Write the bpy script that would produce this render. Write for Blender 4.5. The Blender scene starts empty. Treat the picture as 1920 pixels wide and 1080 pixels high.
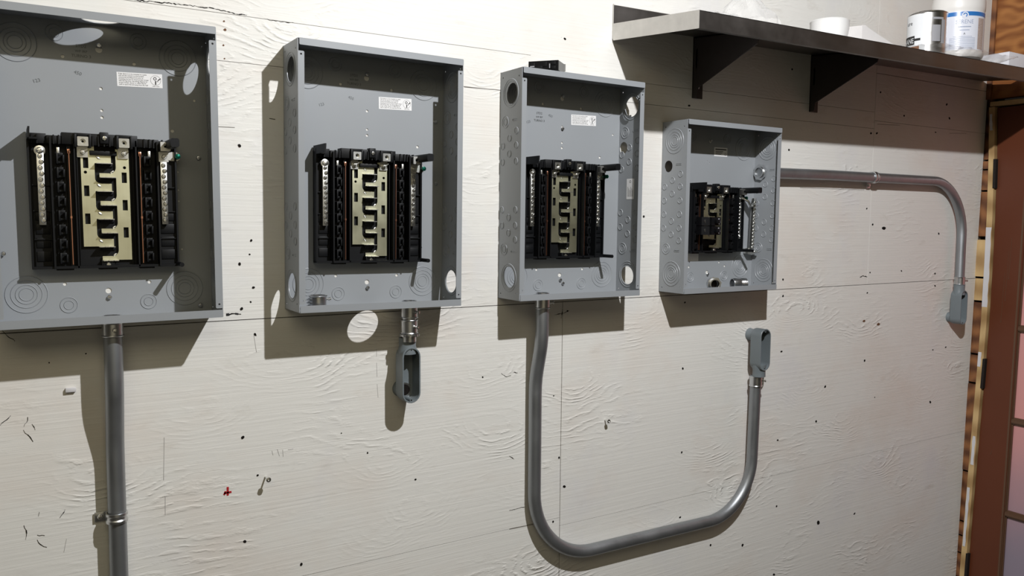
import bpy, bmesh, math, random
from mathutils import Vector, Matrix, geometry, noise
random.seed(7)
SC = bpy.context.scene
COL = SC.collection
PI = math.pi

# ---------------------------------------------------------------- camera
cam_d = bpy.data.cameras.new('camera')
cam_d.sensor_fit = 'HORIZONTAL'; cam_d.sensor_width = 36.0
cam_d.lens = 1526.05 / 1920 * 36.0
cam_d.clip_start = 0.02; cam_d.clip_end = 50
cam = bpy.data.objects.new('camera', cam_d); COL.objects.link(cam)
cam.matrix_world = Matrix(((0.848412, 0.037248, -0.528025, -0.488987),
                           (-0.529265, 0.076146, -0.845033, -1.667439),
                           (0.008731, 0.996401, 0.084317, 1.5),
                           (0, 0, 0, 1)))
SC.camera = cam

# ---------------------------------------------------------------- world, lamps, exposure
W = bpy.data.worlds.new('world'); SC.world = W; W.use_nodes = True
W.node_tree.nodes['Background'].inputs[0].default_value = (0.9, 0.82, 0.72, 1)
W.node_tree.nodes['Background'].inputs[1].default_value = 0.01
SC.view_settings.view_transform = 'Standard'
SC.view_settings.look = 'None'
SC.view_settings.gamma = 1
SC.view_settings.use_curve_mapping = False
SC.view_settings.exposure = 0.0

def lamp_point(name, loc, energy, radius, color):
    l = bpy.data.lights.new(name, 'POINT'); l.energy = energy; l.shadow_soft_size = radius; l.color = color
    l.use_nodes = True; nt = l.node_tree; em = nt.nodes['Emission']
    fo = nt.nodes.new('ShaderNodeLightFalloff'); fo.inputs['Strength'].default_value = 1.0; fo.inputs['Smooth'].default_value = 0
    nt.links.new(fo.outputs['Linear'], em.inputs['Strength'])
    o = bpy.data.objects.new(name, l); COL.objects.link(o); o.location = loc
    return o
lamp_point('ceiling_bulb_light', (0.517, -1.202, 2.495), 71, 0.016, (0.975, 0.98, 1.0))
def lamp_area(name, loc, rot, sx, sy, energy, color):
    l = bpy.data.lights.new(name, 'AREA'); l.shape = 'RECTANGLE'; l.size = sx; l.size_y = sy; l.energy = energy; l.color = color
    o = bpy.data.objects.new(name, l); COL.objects.link(o); o.location = loc; o.rotation_euler = rot
    return o
lamp_area('front_fill_light', (-0.5, -3.4, 1.35), (math.radians(90), 0, 0), 2.4, 1.6, 3.4, (1.0, 0.88, 0.60))  # added soft fill behind the camera to lift the shadows, not a room fixture
lamp_area('overhead_fill_light', (-0.9, -1.7, 2.52), (math.radians(25), 0, 0), 1.6, 1.2, 13.0, (1.0, 0.89, 0.62))  # added overhead fill standing in for ceiling bounce, no real lamp there

# ---------------------------------------------------------------- materials
MATS = {}
def srgb(c):
    return tuple(((v/255)/12.92 if v/255 <= .04045 else ((v/255+.055)/1.055)**2.4) for v in c)
class NT:
    def __init__(s, name):
        m = bpy.data.materials.new(name); m.use_nodes = True; s.m = m; s.t = m.node_tree; s.n = s.t.nodes
        s.b = s.n['Principled BSDF']; MATS[name] = m
    def new(s, ty, **kw):
        n = s.n.new(ty)
        for k, v in kw.items(): setattr(n, k, v)
        return n
    def link(s, a, b): s.t.links.new(a, b)
    def math(s, op, a, b=None, c=None, clamp=False):
        n = s.n.new('ShaderNodeMath'); n.operation = op; n.use_clamp = clamp
        for i, v in enumerate((a, b, c)):
            if v is None: continue
            if isinstance(v, (int, float)): n.inputs[i].default_value = v
            else: s.link(v, n.inputs[i])
        return n.outputs[0]
    def mix(s, f, a, b):
        n = s.n.new('ShaderNodeMix'); n.data_type = 'RGBA'
        for i, v in ((0, f), (6, a), (7, b)):
            if isinstance(v, (int, float)): n.inputs[i].default_value = v
            elif isinstance(v, tuple): n.inputs[i].default_value = (v[0], v[1], v[2], 1)
            else: s.link(v, n.inputs[i])
        return n.outputs[2]
    def noise(s, vec, scale, detail=3, rough=.5, dist=0):
        n = s.n.new('ShaderNodeTexNoise'); n.inputs['Scale'].default_value = scale; n.inputs['Detail'].default_value = detail
        n.inputs['Roughness'].default_value = rough; n.inputs['Distortion'].default_value = dist
        if vec is not None: s.link(vec, n.inputs['Vector'])
        return n.outputs['Fac']
    def ramp(s, f, stops):
        n = s.n.new('ShaderNodeValToRGB')
        e = n.color_ramp.elements
        while len(e) < len(stops): e.new(0.5)
        for i, (p, c) in enumerate(stops):
            e[i].position = p; e[i].color = (c, c, c, 1) if isinstance(c, (int, float)) else (c[0], c[1], c[2], 1)
        s.link(f, n.inputs[0]); return n.outputs[0]
    def coord(s, scale=(1, 1, 1), loc=(0, 0, 0), kind='Object'):
        tc = s.n.new('ShaderNodeTexCoord'); mp = s.n.new('ShaderNodeMapping')
        mp.inputs['Scale'].default_value = scale; mp.inputs['Location'].default_value = loc
        s.link(tc.outputs[kind], mp.inputs['Vector']); return mp.outputs[0]
    def bump(s, h, strength=.3, dist=.001):
        n = s.n.new('ShaderNodeBump'); n.inputs['Strength'].default_value = strength; n.inputs['Distance'].default_value = dist
        s.link(h, n.inputs['Height']); s.link(n.outputs[0], s.b.inputs['Normal'])
    def base(s, c):
        if isinstance(c, tuple): s.b.inputs['Base Color'].default_value = (c[0], c[1], c[2], 1)
        else: s.link(c, s.b.inputs['Base Color'])
    def set(s, rough=None, metal=None, spec=None, coat=None):
        if rough is not None: s.b.inputs['Roughness'].default_value = rough
        if metal is not None: s.b.inputs['Metallic'].default_value = metal
        if spec is not None: s.b.inputs['Specular IOR Level'].default_value = spec
        if coat is not None: s.b.inputs['Coat Weight'].default_value = coat

def simple(name, c, rough=.5, metal=0, spec=.5, var=.06, nscale=40, bump=0):
    k = NT(name); k.set(rough, metal, spec)
    v = k.coord()
    n = k.noise(v, nscale, 3)
    k.base(k.mix(n, tuple(x*(1-var) for x in c), tuple(min(1, x*(1+var)) for x in c)))
    if bump: k.bump(n, bump, .0005)
    return k.m

def mat_wall():
    k = NT('painted_plywood'); k.set(.55, 0, .35)
    tc = k.n.new('ShaderNodeTexCoord'); obj = tc.outputs['Object']
    sx = k.n.new('ShaderNodeSeparateXYZ'); k.link(obj, sx.inputs[0])
    x, z = sx.outputs[0], sx.outputs[2]
    def vec(ax, az, off=0):
        c = k.n.new('ShaderNodeCombineXYZ')
        k.link(k.math('MULTIPLY', x, ax), c.inputs[0]); k.link(k.math('MULTIPLY', z, az), c.inputs[2])
        c.inputs[1].default_value = off; return c.outputs[0]
    # low frequency field deciding where the grain swells around knots
    vo = k.n.new('ShaderNodeTexVoronoi'); vo.feature = 'F1'; vo.inputs['Scale'].default_value = 1.0
    wob = k.n.new('ShaderNodeVectorMath'); wob.operation = 'ADD'
    nz = k.n.new('ShaderNodeTexNoise'); nz.inputs['Scale'].default_value = 5; nz.inputs['Detail'].default_value = 2
    k.link(obj, nz.inputs['Vector'])
    sc = k.n.new('ShaderNodeVectorMath'); sc.operation = 'SCALE'; sc.inputs['Scale'].default_value = .35
    k.link(nz.outputs['Color'], sc.inputs[0])
    k.link(vec(3.3, 6.5), wob.inputs[0]); k.link(sc.outputs[0], wob.inputs[1])
    k.link(wob.outputs[0], vo.inputs['Vector'])
    d = vo.outputs['Distance']
    near = k.math('POWER', 2.718, k.math('MULTIPLY', k.math('MULTIPLY', d, d), -7.0))
    warp = k.noise(vec(1.6, 4.2), 1.0, 3, .55)
    field = k.math('ADD', k.math('MULTIPLY', z, 46), k.math('ADD', k.math('MULTIPLY', near, 6.0), k.math('MULTIPLY', warp, 9.0)))
    fine_w = k.noise(vec(7, 30), 1.0, 3, .6)
    field = k.math('ADD', field, k.math('MULTIPLY', fine_w, 2.2))
    rip = k.math('SINE', k.math('MULTIPLY', field, 6.2832))
    rip = k.math('POWER', k.math('MULTIPLY_ADD', rip, .5, .5), 2.5)
    patch = k.ramp(k.noise(vec(2.4, 3.4, 3.1), 1.0, 4, .65), [(.50, 0.0), (.64, 1.0)])
    amp = k.math('MULTIPLY_ADD', k.math('MULTIPLY', near, k.math('MULTIPLY_ADD', patch, .8, .2)), 1.5, k.math('MULTIPLY', patch, .55))
    streak = k.noise(vec(3, 170, 1.7), 1.0, 4, .65)
    brk = k.noise(vec(26, 60, 5), 1.0, 3, .6)
    h = k.math('ADD', k.math('MULTIPLY', k.math('MULTIPLY', rip, amp), k.ramp(brk, [(.40, .0), (.60, 1.0)])), k.math('MULTIPLY', streak, .50))
    lump = k.noise(vec(14, 16, 2), 1.0, 2)
    h = k.math('ADD', h, k.math('MULTIPLY', lump, .35))
    k.bump(h, .62, .0022)
    # paint colour: warm white, blotches, faint dirt
    b1 = k.noise(vec(1.1, 1.4, 7), 1.0, 3, .6)
    c = k.mix(b1, srgb((222, 220, 214)), srgb((229, 228, 223)))
    b2 = k.ramp(k.noise(vec(2.2, 3.1, 11), 1.0, 4, .65), [(.5, 0.0), (.75, .55)])
    c = k.mix(b2, c, srgb((217, 203, 190)))
    b3 = k.ramp(k.noise(vec(3.1, 2.3, 23), 1.0, 4, .65), [(.55, 0.0), (.8, .5)])
    c = k.mix(b3, c, srgb((208, 208, 216)))
    dirt = k.ramp(k.noise(vec(7, 22, 31), 1.0, 5, .7), [(.60, 0.0), (.80, .35)])
    c = k.mix(dirt, c, srgb((170, 160, 145)))
    k.base(c)
    return k.m
def mat_wood(name, c0, c1, sc=(3, 3, 30), axis_rings=False, rough=.55, dist=4.0, seedloc=(0, 0, 0)):
    k = NT(name); k.set(rough)
    v = k.coord(sc, seedloc)
    w = k.n.new('ShaderNodeTexWave'); w.wave_type = 'BANDS'; w.bands_direction = 'Z'
    w.inputs['Scale'].default_value = 1.0; w.inputs['Distortion'].default_value = dist; w.inputs['Detail'].default_value = 3; w.inputs['Detail Scale'].default_value = .8
    k.link(v, w.inputs['Vector'])
    n = k.noise(v, 3, 4, .6)
    f = k.math('MULTIPLY_ADD', n, .5, k.math('MULTIPLY', w.outputs['Fac'], .5))
    k.base(k.mix(k.ramp(f, [(.25, 0.0), (.8, 1.0)]), c0, c1)); k.bump(f, .15, .0006)
    return k.m
def mat_brushed(name, c, rough=.3, sc=(4, 4, 200), var=.25, metal=1.0):
    k = NT(name); k.set(rough, metal)
    v = k.coord(sc); n = k.noise(v, 1, 3, .6); bl = k.noise(k.coord(), 9, 4, .6)
    r = k.math('MULTIPLY_ADD', bl, .35, rough-.12); k.link(r, k.b.inputs['Roughness'])
    k.base(k.mix(k.math('MULTIPLY_ADD', n, .5, k.math('MULTIPLY', bl, .5)), tuple(x*(1-var) for x in c), tuple(min(1, x*(1+var)) for x in c)))
    return k.m

M_wall = mat_wall()
M_encl = None
def mat_encl():
    k = NT('grey_enclosure_paint'); k.set(.40, 0, .5)
    v = k.coord(); n = k.noise(v, 7, 3); f = k.noise(v, 900, 2)
    k.base(k.mix(n, srgb((144, 148, 152)), srgb((150, 154, 158))))
    k.bump(f, .12, .0003)
    return k.m
M_encl = mat_encl()
M_black = simple('black_phenolic', (.004, .0045, .0055), .50, 0, .28, .2, 60)
M_black2 = simple('black_breaker_plastic', (.005, .005, .006), .48, 0, .22, .2, 60)
M_grayplastic = simple('grey_breaker_side', (.22, .22, .21), .5)
M_tin = mat_brushed('tin_plated_bus', (.88, .87, .63), .32, (300, 4, 3), .10)
M_alu = mat_brushed('bare_aluminium', (.72, .72, .69), .30, (40, 40, 40), .10)
M_zinc = mat_brushed('zinc_plated_steel', (.62, .63, .64), .24, (50, 50, 50), .15)
M_emt = mat_brushed('galvanised_conduit', (.34, .355, .37), .40, (60, 60, 5), .22, .88)
M_screw = mat_brushed('bright_screw', (.78, .78, .76), .18, (50, 50, 50), .1)
M_copper = simple('copper', (.75, .36, .24), .3, 1.0, .5, .1, 60)
M_green = simple('green_screw_metal', (.01, .13, .09), .25, .8, .5, .1, 60)
M_steel = mat_brushed('stainless_shelf', (.23, .215, .205), .40, (3, 3, 30), .45)
M_steel_end = mat_brushed('scuffed_stainless_end', (.66, .645, .62), .55, (14, 30, 30), .30)
M_brkt = simple('dark_painted_bracket', (.055, .045, .042), .45, .3, .5, .15, 25)
M_cast = simple('grey_cast_fitting', srgb((112, 120, 124)), .42, 0, .5, .05, 300, .1)
M_hinge = simple('dark_rusty_hinge', (.018, .014, .012), .7, 0, .2, .4, 200)
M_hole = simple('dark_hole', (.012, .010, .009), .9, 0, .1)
M_rust = simple('rusty_hole', (.16, .085, .05), .9, 0, .1, .3, 300)
M_mark = simple('dark_marker_paint', (.01, .01, .011), .7)
M_pencil = simple('pencil_line', (.46, .45, .44), .8)
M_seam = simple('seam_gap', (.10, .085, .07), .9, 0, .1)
M_red = simple('red_marker_paint', (.42, .01, .015), .6)
M_white_lab = simple('white_label', (.80, .80, .80), .45, 0, .5, .02)
M_ink = simple('label_ink', (.02, .02, .02), .6)
M_embed = simple('stamped_ink', (.09, .10, .105), .5)
M_door = simple('brown_door_paint', srgb((92, 46, 24)), .42, 0, .5, .10, 5)
M_muntin = simple('brown_door_moulding', srgb((92, 66, 48)), .4, 0, .5, .12, 12)
M_whitepaint = simple('white_paint_patch', (.62, .61, .62), .55, 0, .3, .06, 30)
M_jamb = mat_wood('pale_pine', srgb((160, 128, 84)), srgb((202, 172, 122)), (10, 10, 3), dist=3)
M_stud = mat_wood('reddish_stud_wood', srgb((88, 52, 30)), srgb((142, 94, 56)), (14, 14, 5), dist=5)
def mat_ply():
    k = NT('orange_plywood'); k.set(.5)
    v = k.coord((1, 2.4, 4.0), (0, 0, 0))
    nn = k.noise(v, 1.6, 2, .5)
    f = k.math('SINE', k.math('MULTIPLY', nn, 60))
    n2 = k.noise(k.coord((1, 6, 60)), 1, 3)
    g = k.math('MULTIPLY_ADD', f, .28, k.math('MULTIPLY', n2, .8))
    k.base(k.mix(k.ramp(g, [(.1, 0.0), (.8, 1.0)]), srgb((124, 72, 28)), srgb((168, 112, 58))))
    return k.m
M_ply = mat_ply()
M_concrete = simple('grey_floor', (.035, .031, .025), .7, 0, .3, .15, 3)
M_ceil = simple('ceiling_paint', (.15, .135, .10), .8, 0, .2, .05, 3)
M_otherwall = simple('room_wall_paint', (.07, .063, .048), .8, 0, .2, .08, 2)
M_hdpe = simple('white_hdpe', (.78, .76, .73), .38, 0, .5, .02)
M_canmetal = mat_brushed('bright_can_tin', (.82, .81, .79), .22, (60, 60, 2), .08)
M_canwhite = simple('can_label_white', (.82, .84, .86), .3, 0, .5, .02)
M_canbrown = simple('can_label_brown', (.30, .12, .05), .3)
M_jlabel = simple('jug_label_white', (.74, .76, .83), .3, 0, .5, .02)
M_jblue = simple('jug_label_blue', (.03, .17, .48), .3)
M_jtext = simple('jug_label_text', (.33, .38, .50), .5)
M_jbrown = simple('jug_label_side_print', (.45, .36, .32), .4, 0, .5, .5, 260)
M_gray_txt = simple('grey_print', (.33, .33, .35), .5)
M_bowl = simple('white_plastic', (.85, .85, .84), .35, 0, .5, .01)
M_paper = simple('white_paper', (.80, .78, .77), .7)
M_cardwhite = simple('white_box_card', (.74, .74, .78), .5, 0, .4, .02)
def mat_film():
    k = NT('clear_plastic_film')
    k.b.inputs['Base Color'].default_value = (.95, .95, .95, 1); k.set(.12, 0, .8)
    k.b.inputs['Transmission Weight'].default_value = 0.0
    k.b.inputs['Alpha'].default_value = .30
    fr = k.n.new('ShaderNodeLayerWeight'); fr.inputs[0].default_value = .45
    k.link(k.math('MULTIPLY_ADD', fr.outputs['Facing'], .50, .09, clamp=True), k.b.inputs['Alpha'])
    return k.m
M_film = mat_film()
def mat_pane():
    k = NT('pink_obscured_glass'); k.set(.22, 0, .6)
    tc = k.n.new('ShaderNodeTexCoord'); s = k.n.new('ShaderNodeSeparateXYZ'); k.link(tc.outputs['Object'], s.inputs[0])
    n = k.noise(k.coord((1, 2, 2)), 1.2, 3, .5)
    zz_ = k.math('MULTIPLY_ADD', n, .35, s.outputs[2])
    k.base(k.mix(k.ramp(zz_, [(.50, 0.0), (.95, 1.0)]), srgb((150, 138, 152)), srgb((222, 158, 154))))
    k.b.inputs['Transmission Weight'].default_value = .12
    return k.m
M_pane = mat_pane()

# ---------------------------------------------------------------- mesh helpers
class MB:
    def __init__(s): s.v = []; s.f = []; s.fm = []; s.mi = 0
    def add(s, vs, fs, M=None):
        o = len(s.v)
        for p in vs:
            p = Vector(p)
            s.v.append(M @ p if M is not None else p)
        for f in fs: s.f.append(tuple(i+o for i in f)); s.fm.append(s.mi)
        return s
    def box(s, x0, x1, y0, y1, z0, z1, M=None, b=0.0):
        if x0 > x1: x0, x1 = x1, x0
        if y0 > y1: y0, y1 = y1, y0
        if z0 > z1: z0, z1 = z1, z0
        if b <= 0:
            vs = [(x0,y0,z0),(x1,y0,z0),(x1,y1,z0),(x0,y1,z0),(x0,y0,z1),(x1,y0,z1),(x1,y1,z1),(x0,y1,z1)]
            fs = [(0,3,2,1),(4,5,6,7),(0,1,5,4),(1,2,6,5),(2,3,7,6),(3,0,4,7)]
            return s.add(vs, fs, M)
        bm = bmesh.new(); bmesh.ops.create_cube(bm, size=1)
        for v in bm.verts:
            v.co = Vector(((x0+x1)/2+v.co.x*(x1-x0), (y0+y1)/2+v.co.y*(y1-y0), (z0+z1)/2+v.co.z*(z1-z0)))
        bmesh.ops.bevel(bm, geom=bm.edges[:], offset=min(b, .45*min(x1-x0, y1-y0, z1-z0)), segments=2, profile=.5, affect='EDGES')
        bm.verts.index_update()
        s.add([v.co.copy() for v in bm.verts], [[v.index for v in f.verts] for f in bm.faces], M); bm.free(); return s
    def lathe(s, prof, M=None, n=28, a0=0, a1=2*PI):
        full = abs(a1-a0-2*PI) < 1e-6; k = n if full else n+1
        vs = []; fs = []
        for (r, h) in prof:
            for i in range(k):
                a = a0+(a1-a0)*i/n; vs.append((r*math.cos(a), r*math.sin(a), h))
        m = len(prof)
        for j in range(m-1):
            for i in range(n):
                i2 = (i+1) % k if full else i+1
                fs.append((j*k+i, j*k+i2, (j+1)*k+i2, (j+1)*k+i))
        return s.add(vs, fs, M)
    def cyl(s, r, h0, h1, M=None, n=24, b=0.0, r_in=0):
        if r_in: return s.lathe([(r_in, h0), (r, h0), (r, h1), (r_in, h1), (r_in, h0)], M, n)
        if b: return s.lathe([(1e-5, h0), (r-b, h0), (r, h0+b), (r, h1-b), (r-b, h1), (1e-5, h1)], M, n)
        return s.lathe([(1e-5, h0), (r, h0), (r, h1), (1e-5, h1)], M, n)
    def prism(s, poly, t0, t1, fn, holes=()):
        """2-D outline (with holes) extruded between t0 and t1; fn(a, b, t) -> xyz"""
        loops = [list(poly)]+[list(h) for h in holes]
        tri = geometry.tessellate_polygon([[Vector((a, b, 0)) for a, b in l] for l in loops])
        flat = [p for l in loops for p in l]; n = len(flat)
        vs = [fn(a, b, t0) for a, b in flat]+[fn(a, b, t1) for a, b in flat]
        fs = [tuple(t) for t in tri]+[tuple(i+n for i in reversed(t)) for t in tri]
        o = 0
        for l in loops:
            m = len(l)
            for i in range(m):
                j = (i+1) % m; fs.append((o+i, o+j, o+j+n, o+i+n))
            o += m
        return s.add(vs, fs)
    def tube(s, pts, r, n=20, cap=True, rin=None):
        pts = [Vector(p) for p in pts]; T = []
        for i in range(len(pts)):
            a = pts[max(0, i-1)]; b = pts[min(len(pts)-1, i+1)]; T.append((b-a).normalized())
        up = Vector((0, 1, 0)) if abs(T[0].y) < .9 else Vector((1, 0, 0))
        N = (up-T[0]*up.dot(T[0])).normalized(); vs = []; fs = []
        for i, p in enumerate(pts):
            if i: N = (N-T[i]*N.dot(T[i])).normalized()
            B = T[i].cross(N)
            for k in range(n):
                a = 2*PI*k/n; vs.append(p+(N*math.cos(a)+B*math.sin(a))*r)
        for i in range(len(pts)-1):
            for k in range(n):
                k2 = (k+1) % n; fs.append((i*n+k, i*n+k2, (i+1)*n+k2, (i+1)*n+k))
        if cap: fs.append(tuple(range(n-1, -1, -1))); fs.append(tuple((len(pts)-1)*n+k for k in range(n)))
        return s.add(vs, fs)
    def mesh(s, name, mats, smooth=True, weld=True):
        me = bpy.data.meshes.new(name)
        bm = bmesh.new()
        vv = [bm.verts.new(v) for v in s.v]
        for f, mi in zip(s.f, s.fm):
            try:
                fc = bm.faces.new([vv[i] for i in f]); fc.material_index = mi
            except ValueError: pass
        if weld: bmesh.ops.remove_doubles(bm, verts=bm.verts, dist=1e-6)
        bmesh.ops.recalc_face_normals(bm, faces=bm.faces)
        bm.to_mesh(me); bm.free()
        if not isinstance(mats, (list, tuple)): mats = [mats]
        for m in mats: me.materials.append(m)
        if smooth:
            for p in me.polygons: p.use_smooth = True
            me.set_sharp_from_angle(angle=math.radians(32))
        return me
    def build(s, name, mats, parent=None, smooth=True, loc=None):
        return put(name, s.mesh(name, mats, smooth), parent, loc)
def put(name, me, parent=None, loc=None, M=None):
    o = bpy.data.objects.new(name, me); COL.objects.link(o)
    if parent is not None: o.parent = parent
    if loc is not None: o.location = loc
    if M is not None: o.matrix_local = M
    return o
def empty(name, loc, label, cat, group=None, rot=(0, 0, 0)):
    o = bpy.data.objects.new(name, None); COL.objects.link(o); o.location = loc; o.rotation_euler = rot
    o.empty_display_size = .05
    return tag(o, label, cat, group)
def tag(o, label=None, cat=None, group=None, kind=None):
    if label: o['label'] = label
    if cat: o['category'] = cat
    if group: o['group'] = group
    if kind: o['kind'] = kind
    return o
def T(x, y, z): return Matrix.Translation((x, y, z))
def RX(a): return Matrix.Rotation(a, 4, 'X')
def RY(a): return Matrix.Rotation(a, 4, 'Y')
def RZ(a): return Matrix.Rotation(a, 4, 'Z')
OUT = RX(PI/2)       # local +Z -> world -Y (out of the wall)
def circ(cx, cy, r, n=24, ry=None, jag=0, a0=0):
    ry = r if ry is None else ry
    return [(cx+(r*(1+random.uniform(-jag, jag)))*math.cos(a0+2*PI*i/n), cy+(ry*(1+random.uniform(-jag, jag)))*math.sin(a0+2*PI*i/n)) for i in range(n)]
def rrect(x0, x1, y0, y1, r, n=4):
    out = []
    for (cx, cy, a) in ((x1-r, y0+r, -PI/2), (x1-r, y1-r, 0), (x0+r, y1-r, PI/2), (x0+r, y0+r, PI)):
        for i in range(n+1):
            t = a+PI/2*i/n; out.append((cx+r*math.cos(t), cy+r*math.sin(t)))
    return out
def fillet(pts, n=5):
    out = []; m = len(pts)
    for i, (x, y, r) in enumerate(pts):
        if r <= 0: out.append((x, y)); continue
        p = Vector((x, y)); a = Vector(pts[i-1][:2]); b = Vector(pts[(i+1) % m][:2])
        da = (a-p).normalized(); db = (b-p).normalized()
        p0 = p+da*r; p1 = p+db*r; c = p+da*r+db*r
        for k in range(n+1):
            t = k/n*PI/2
            q = c-db*r*math.cos(t)-da*r*math.sin(t)
            out.append((q.x, q.y))
    return out
def catmull(P, k=8):
    P = [Vector(p) for p in P]; Q = [P[0]*2-P[1]]+P+[P[-1]*2-P[-2]]; out = []
    for i in range(1, len(Q)-2):
        for j in range(k):
            t = j/k; a, b, c, d = Q[i-1], Q[i], Q[i+1], Q[i+2]
            out.append(.5*((2*b)+(c-a)*t+(2*a-5*b+4*c-d)*t*t+(3*b-a-3*c+d)*t**3))
    out.append(P[-1]); return out
def arcpath(P, R):
    """polyline corners rounded with true arcs"""
    P = [Vector(p) for p in P]; out = [P[0]]
    for i in range(1, len(P)-1):
        p = P[i]; a = (P[i-1]-p).normalized(); b = (P[i+1]-p).normalized()
        ang = a.angle(b); r = R[i-1]; t = r/math.tan(ang/2)
        c = p+(a+b).normalized()*(r/math.sin(ang/2))
        s0 = p+a*t; s1 = p+b*t; v0 = s0-c; v1 = s1-c; sw = v0.angle(v1); n = max(3, int(sw/.09))
        ax = v0.cross(v1).normalized()
        for j in range(n+1): out.append(c+Matrix.Rotation(sw*j/n, 3, ax) @ v0)
    out.append(P[-1]); return out
def text_mb(body, size, align='LEFT', spacing=1.0):
    cu = bpy.data.curves.new('txt', 'FONT'); cu.body = body; cu.size = size; cu.align_x = align; cu.space_line = spacing
    cu.resolution_u = 2
    o = bpy.data.objects.new('txt', cu); COL.objects.link(o)
    bpy.context.view_layer.update()
    me = bpy.data.meshes.new_from_object(o.evaluated_get(bpy.context.evaluated_depsgraph_get()))
    vs = [v.co.copy() for v in me.vertices]; fs = [tuple(p.vertices) for p in me.polygons]
    bpy.data.objects.remove(o); bpy.data.curves.remove(cu); bpy.data.meshes.remove(me)
    return vs, fs
def ribbon(mb, pts, w, y=-.0006):
    """thin stroke on the wall, pts in (x, z)"""
    for i in range(len(pts)-1):
        a = Vector(pts[i]); b = Vector(pts[i+1]); d = (b-a)
        if d.length < 1e-6: continue
        n = Vector((-d.y, d.x)).normalized()*w*.5
        q = [a-n, b-n, b+n, a+n]
        mb.prism([(p.x, p.y) for p in q], 0, y, lambda a_, b_, t: (a_, t, b_))

# pixel -> point on the wall plane (used only to carry measured positions into metres)
_C = Vector((-0.488987, -1.667439, 1.5)); _R = cam.matrix_world.to_3x3()
def wp(px, py, Y=0.0):
    d = _R @ Vector(((px-960)/1526.05, -(py-540)/1526.05, -1.0))
    t = (Y-_C.y)/d.y; p = _C+d*t
    return (p.x, p.z)

# ---------------------------------------------------------------- the room
ZF, ZC = -.10, 2.60
XW = lambda z: 2.5866+.0165*z       # right end of the plywood wall (slightly out of plumb)
XL = -3.2; YB = -4.2
def struct(name, mb, mats, smooth=False):
    o = mb.build(name, mats, None, smooth); o['kind'] = 'structure'; return o
# wall of painted plywood sheets, 2 mm joints between them
g = .0009
sheets = [(XL, -1.9, ZF, 1.2931), (-1.9, .7045, ZF, .7325), (-1.9, .7045, .7325, 1.2931), (.7045, 2.6, ZF, .7105), (.7045, 2.6, .7105, 1.2931),
          (XL, -.9, 1.2931, 1.895), (-.9, .6, 1.2931, 1.8015), (-.9, .6, 1.8015, 1.892), (.6, 1.9487, 1.2931, 1.806), (.6, 1.9487, 1.806, 1.8597), (.6, 1.9487, 1.8597, ZC),
          (XL, -.9, 1.895, ZC), (-.9, .6, 1.892, ZC), (1.9487, 2.6, 1.2931, 1.832), (1.9487, 2.6, 1.832, 1.985), (1.9487, 2.6, 1.985, ZC)]
soft = {0.7325, .7105, 1.806, 1.8597, 1.8015, 1.892, 1.832}
mb = MB()
for (x0, x1, z0, z1) in sheets:
    gz0 = g*.55 if z0 in soft else g; gz1 = g*.55 if z1 in soft else g
    def xr(z): return XW(z) if x1 == 2.6 else x1-(g if x1 not in (.6, -.9) else .0)
    xl = x0+(g if x0 not in (XL, .6, -.9) else 0)
    poly = [(xl, z0+gz0), (xr(z0), z0+gz0), (xr(z1), z1-gz1), (xl, z1-gz1)]
    mb.prism(poly, 0, .012, lambda a, b, t: (a, t, b))
wall = struct('wall_back', mb, M_wall)
mb = MB(); mb.box(XL, 2.75, .0045, .03, ZF, ZC)
o = mb.build('joint_backing', M_seam, wall, False)

mb = MB(); mb.box(XL, 3.0, YB, .03, ZF-.05, ZF); struct('floor', mb, M_concrete)
mb = MB(); mb.box(XL, 3.0, YB, .03, ZC, ZC+.05); struct('ceiling', mb, M_ceil)
mb = MB(); mb.box(XL-.05, XL, YB, .03, ZF, ZC); struct('wall_left', mb, M_otherwall)
mb = MB(); mb.box(XL, 3.0, YB-.05, YB, ZF, ZC); struct('wall_front', mb, M_otherwall)

# right wall, leaning the same way as the end of the plywood
def rw(y, z, off): return (XW(z)-off, y, z)
def rbox(mb, y0, y1, z0, z1, o0, o1):
    mb.prism([(y0, z0), (y1, z0), (y1, z1), (y0, z1)], o0, o1, lambda a, b, t: rw(a, b, t))
mb = MB(); rbox(mb, -.93, 0.012, 1.955, ZC, -.03, .0); struct('wall_right', mb, M_ply)
mb = MB(); rbox(mb, YB, -.93, ZF, ZC, -.03, 0); struct('wall_right_near', mb, M_otherwall)
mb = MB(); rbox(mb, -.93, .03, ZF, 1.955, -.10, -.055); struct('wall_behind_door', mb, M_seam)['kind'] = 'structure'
mb = MB(); rbox(mb, -.0165, .004, 1.955, ZC, 0, .010); struct('trim_1', mb, M_stud)
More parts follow.
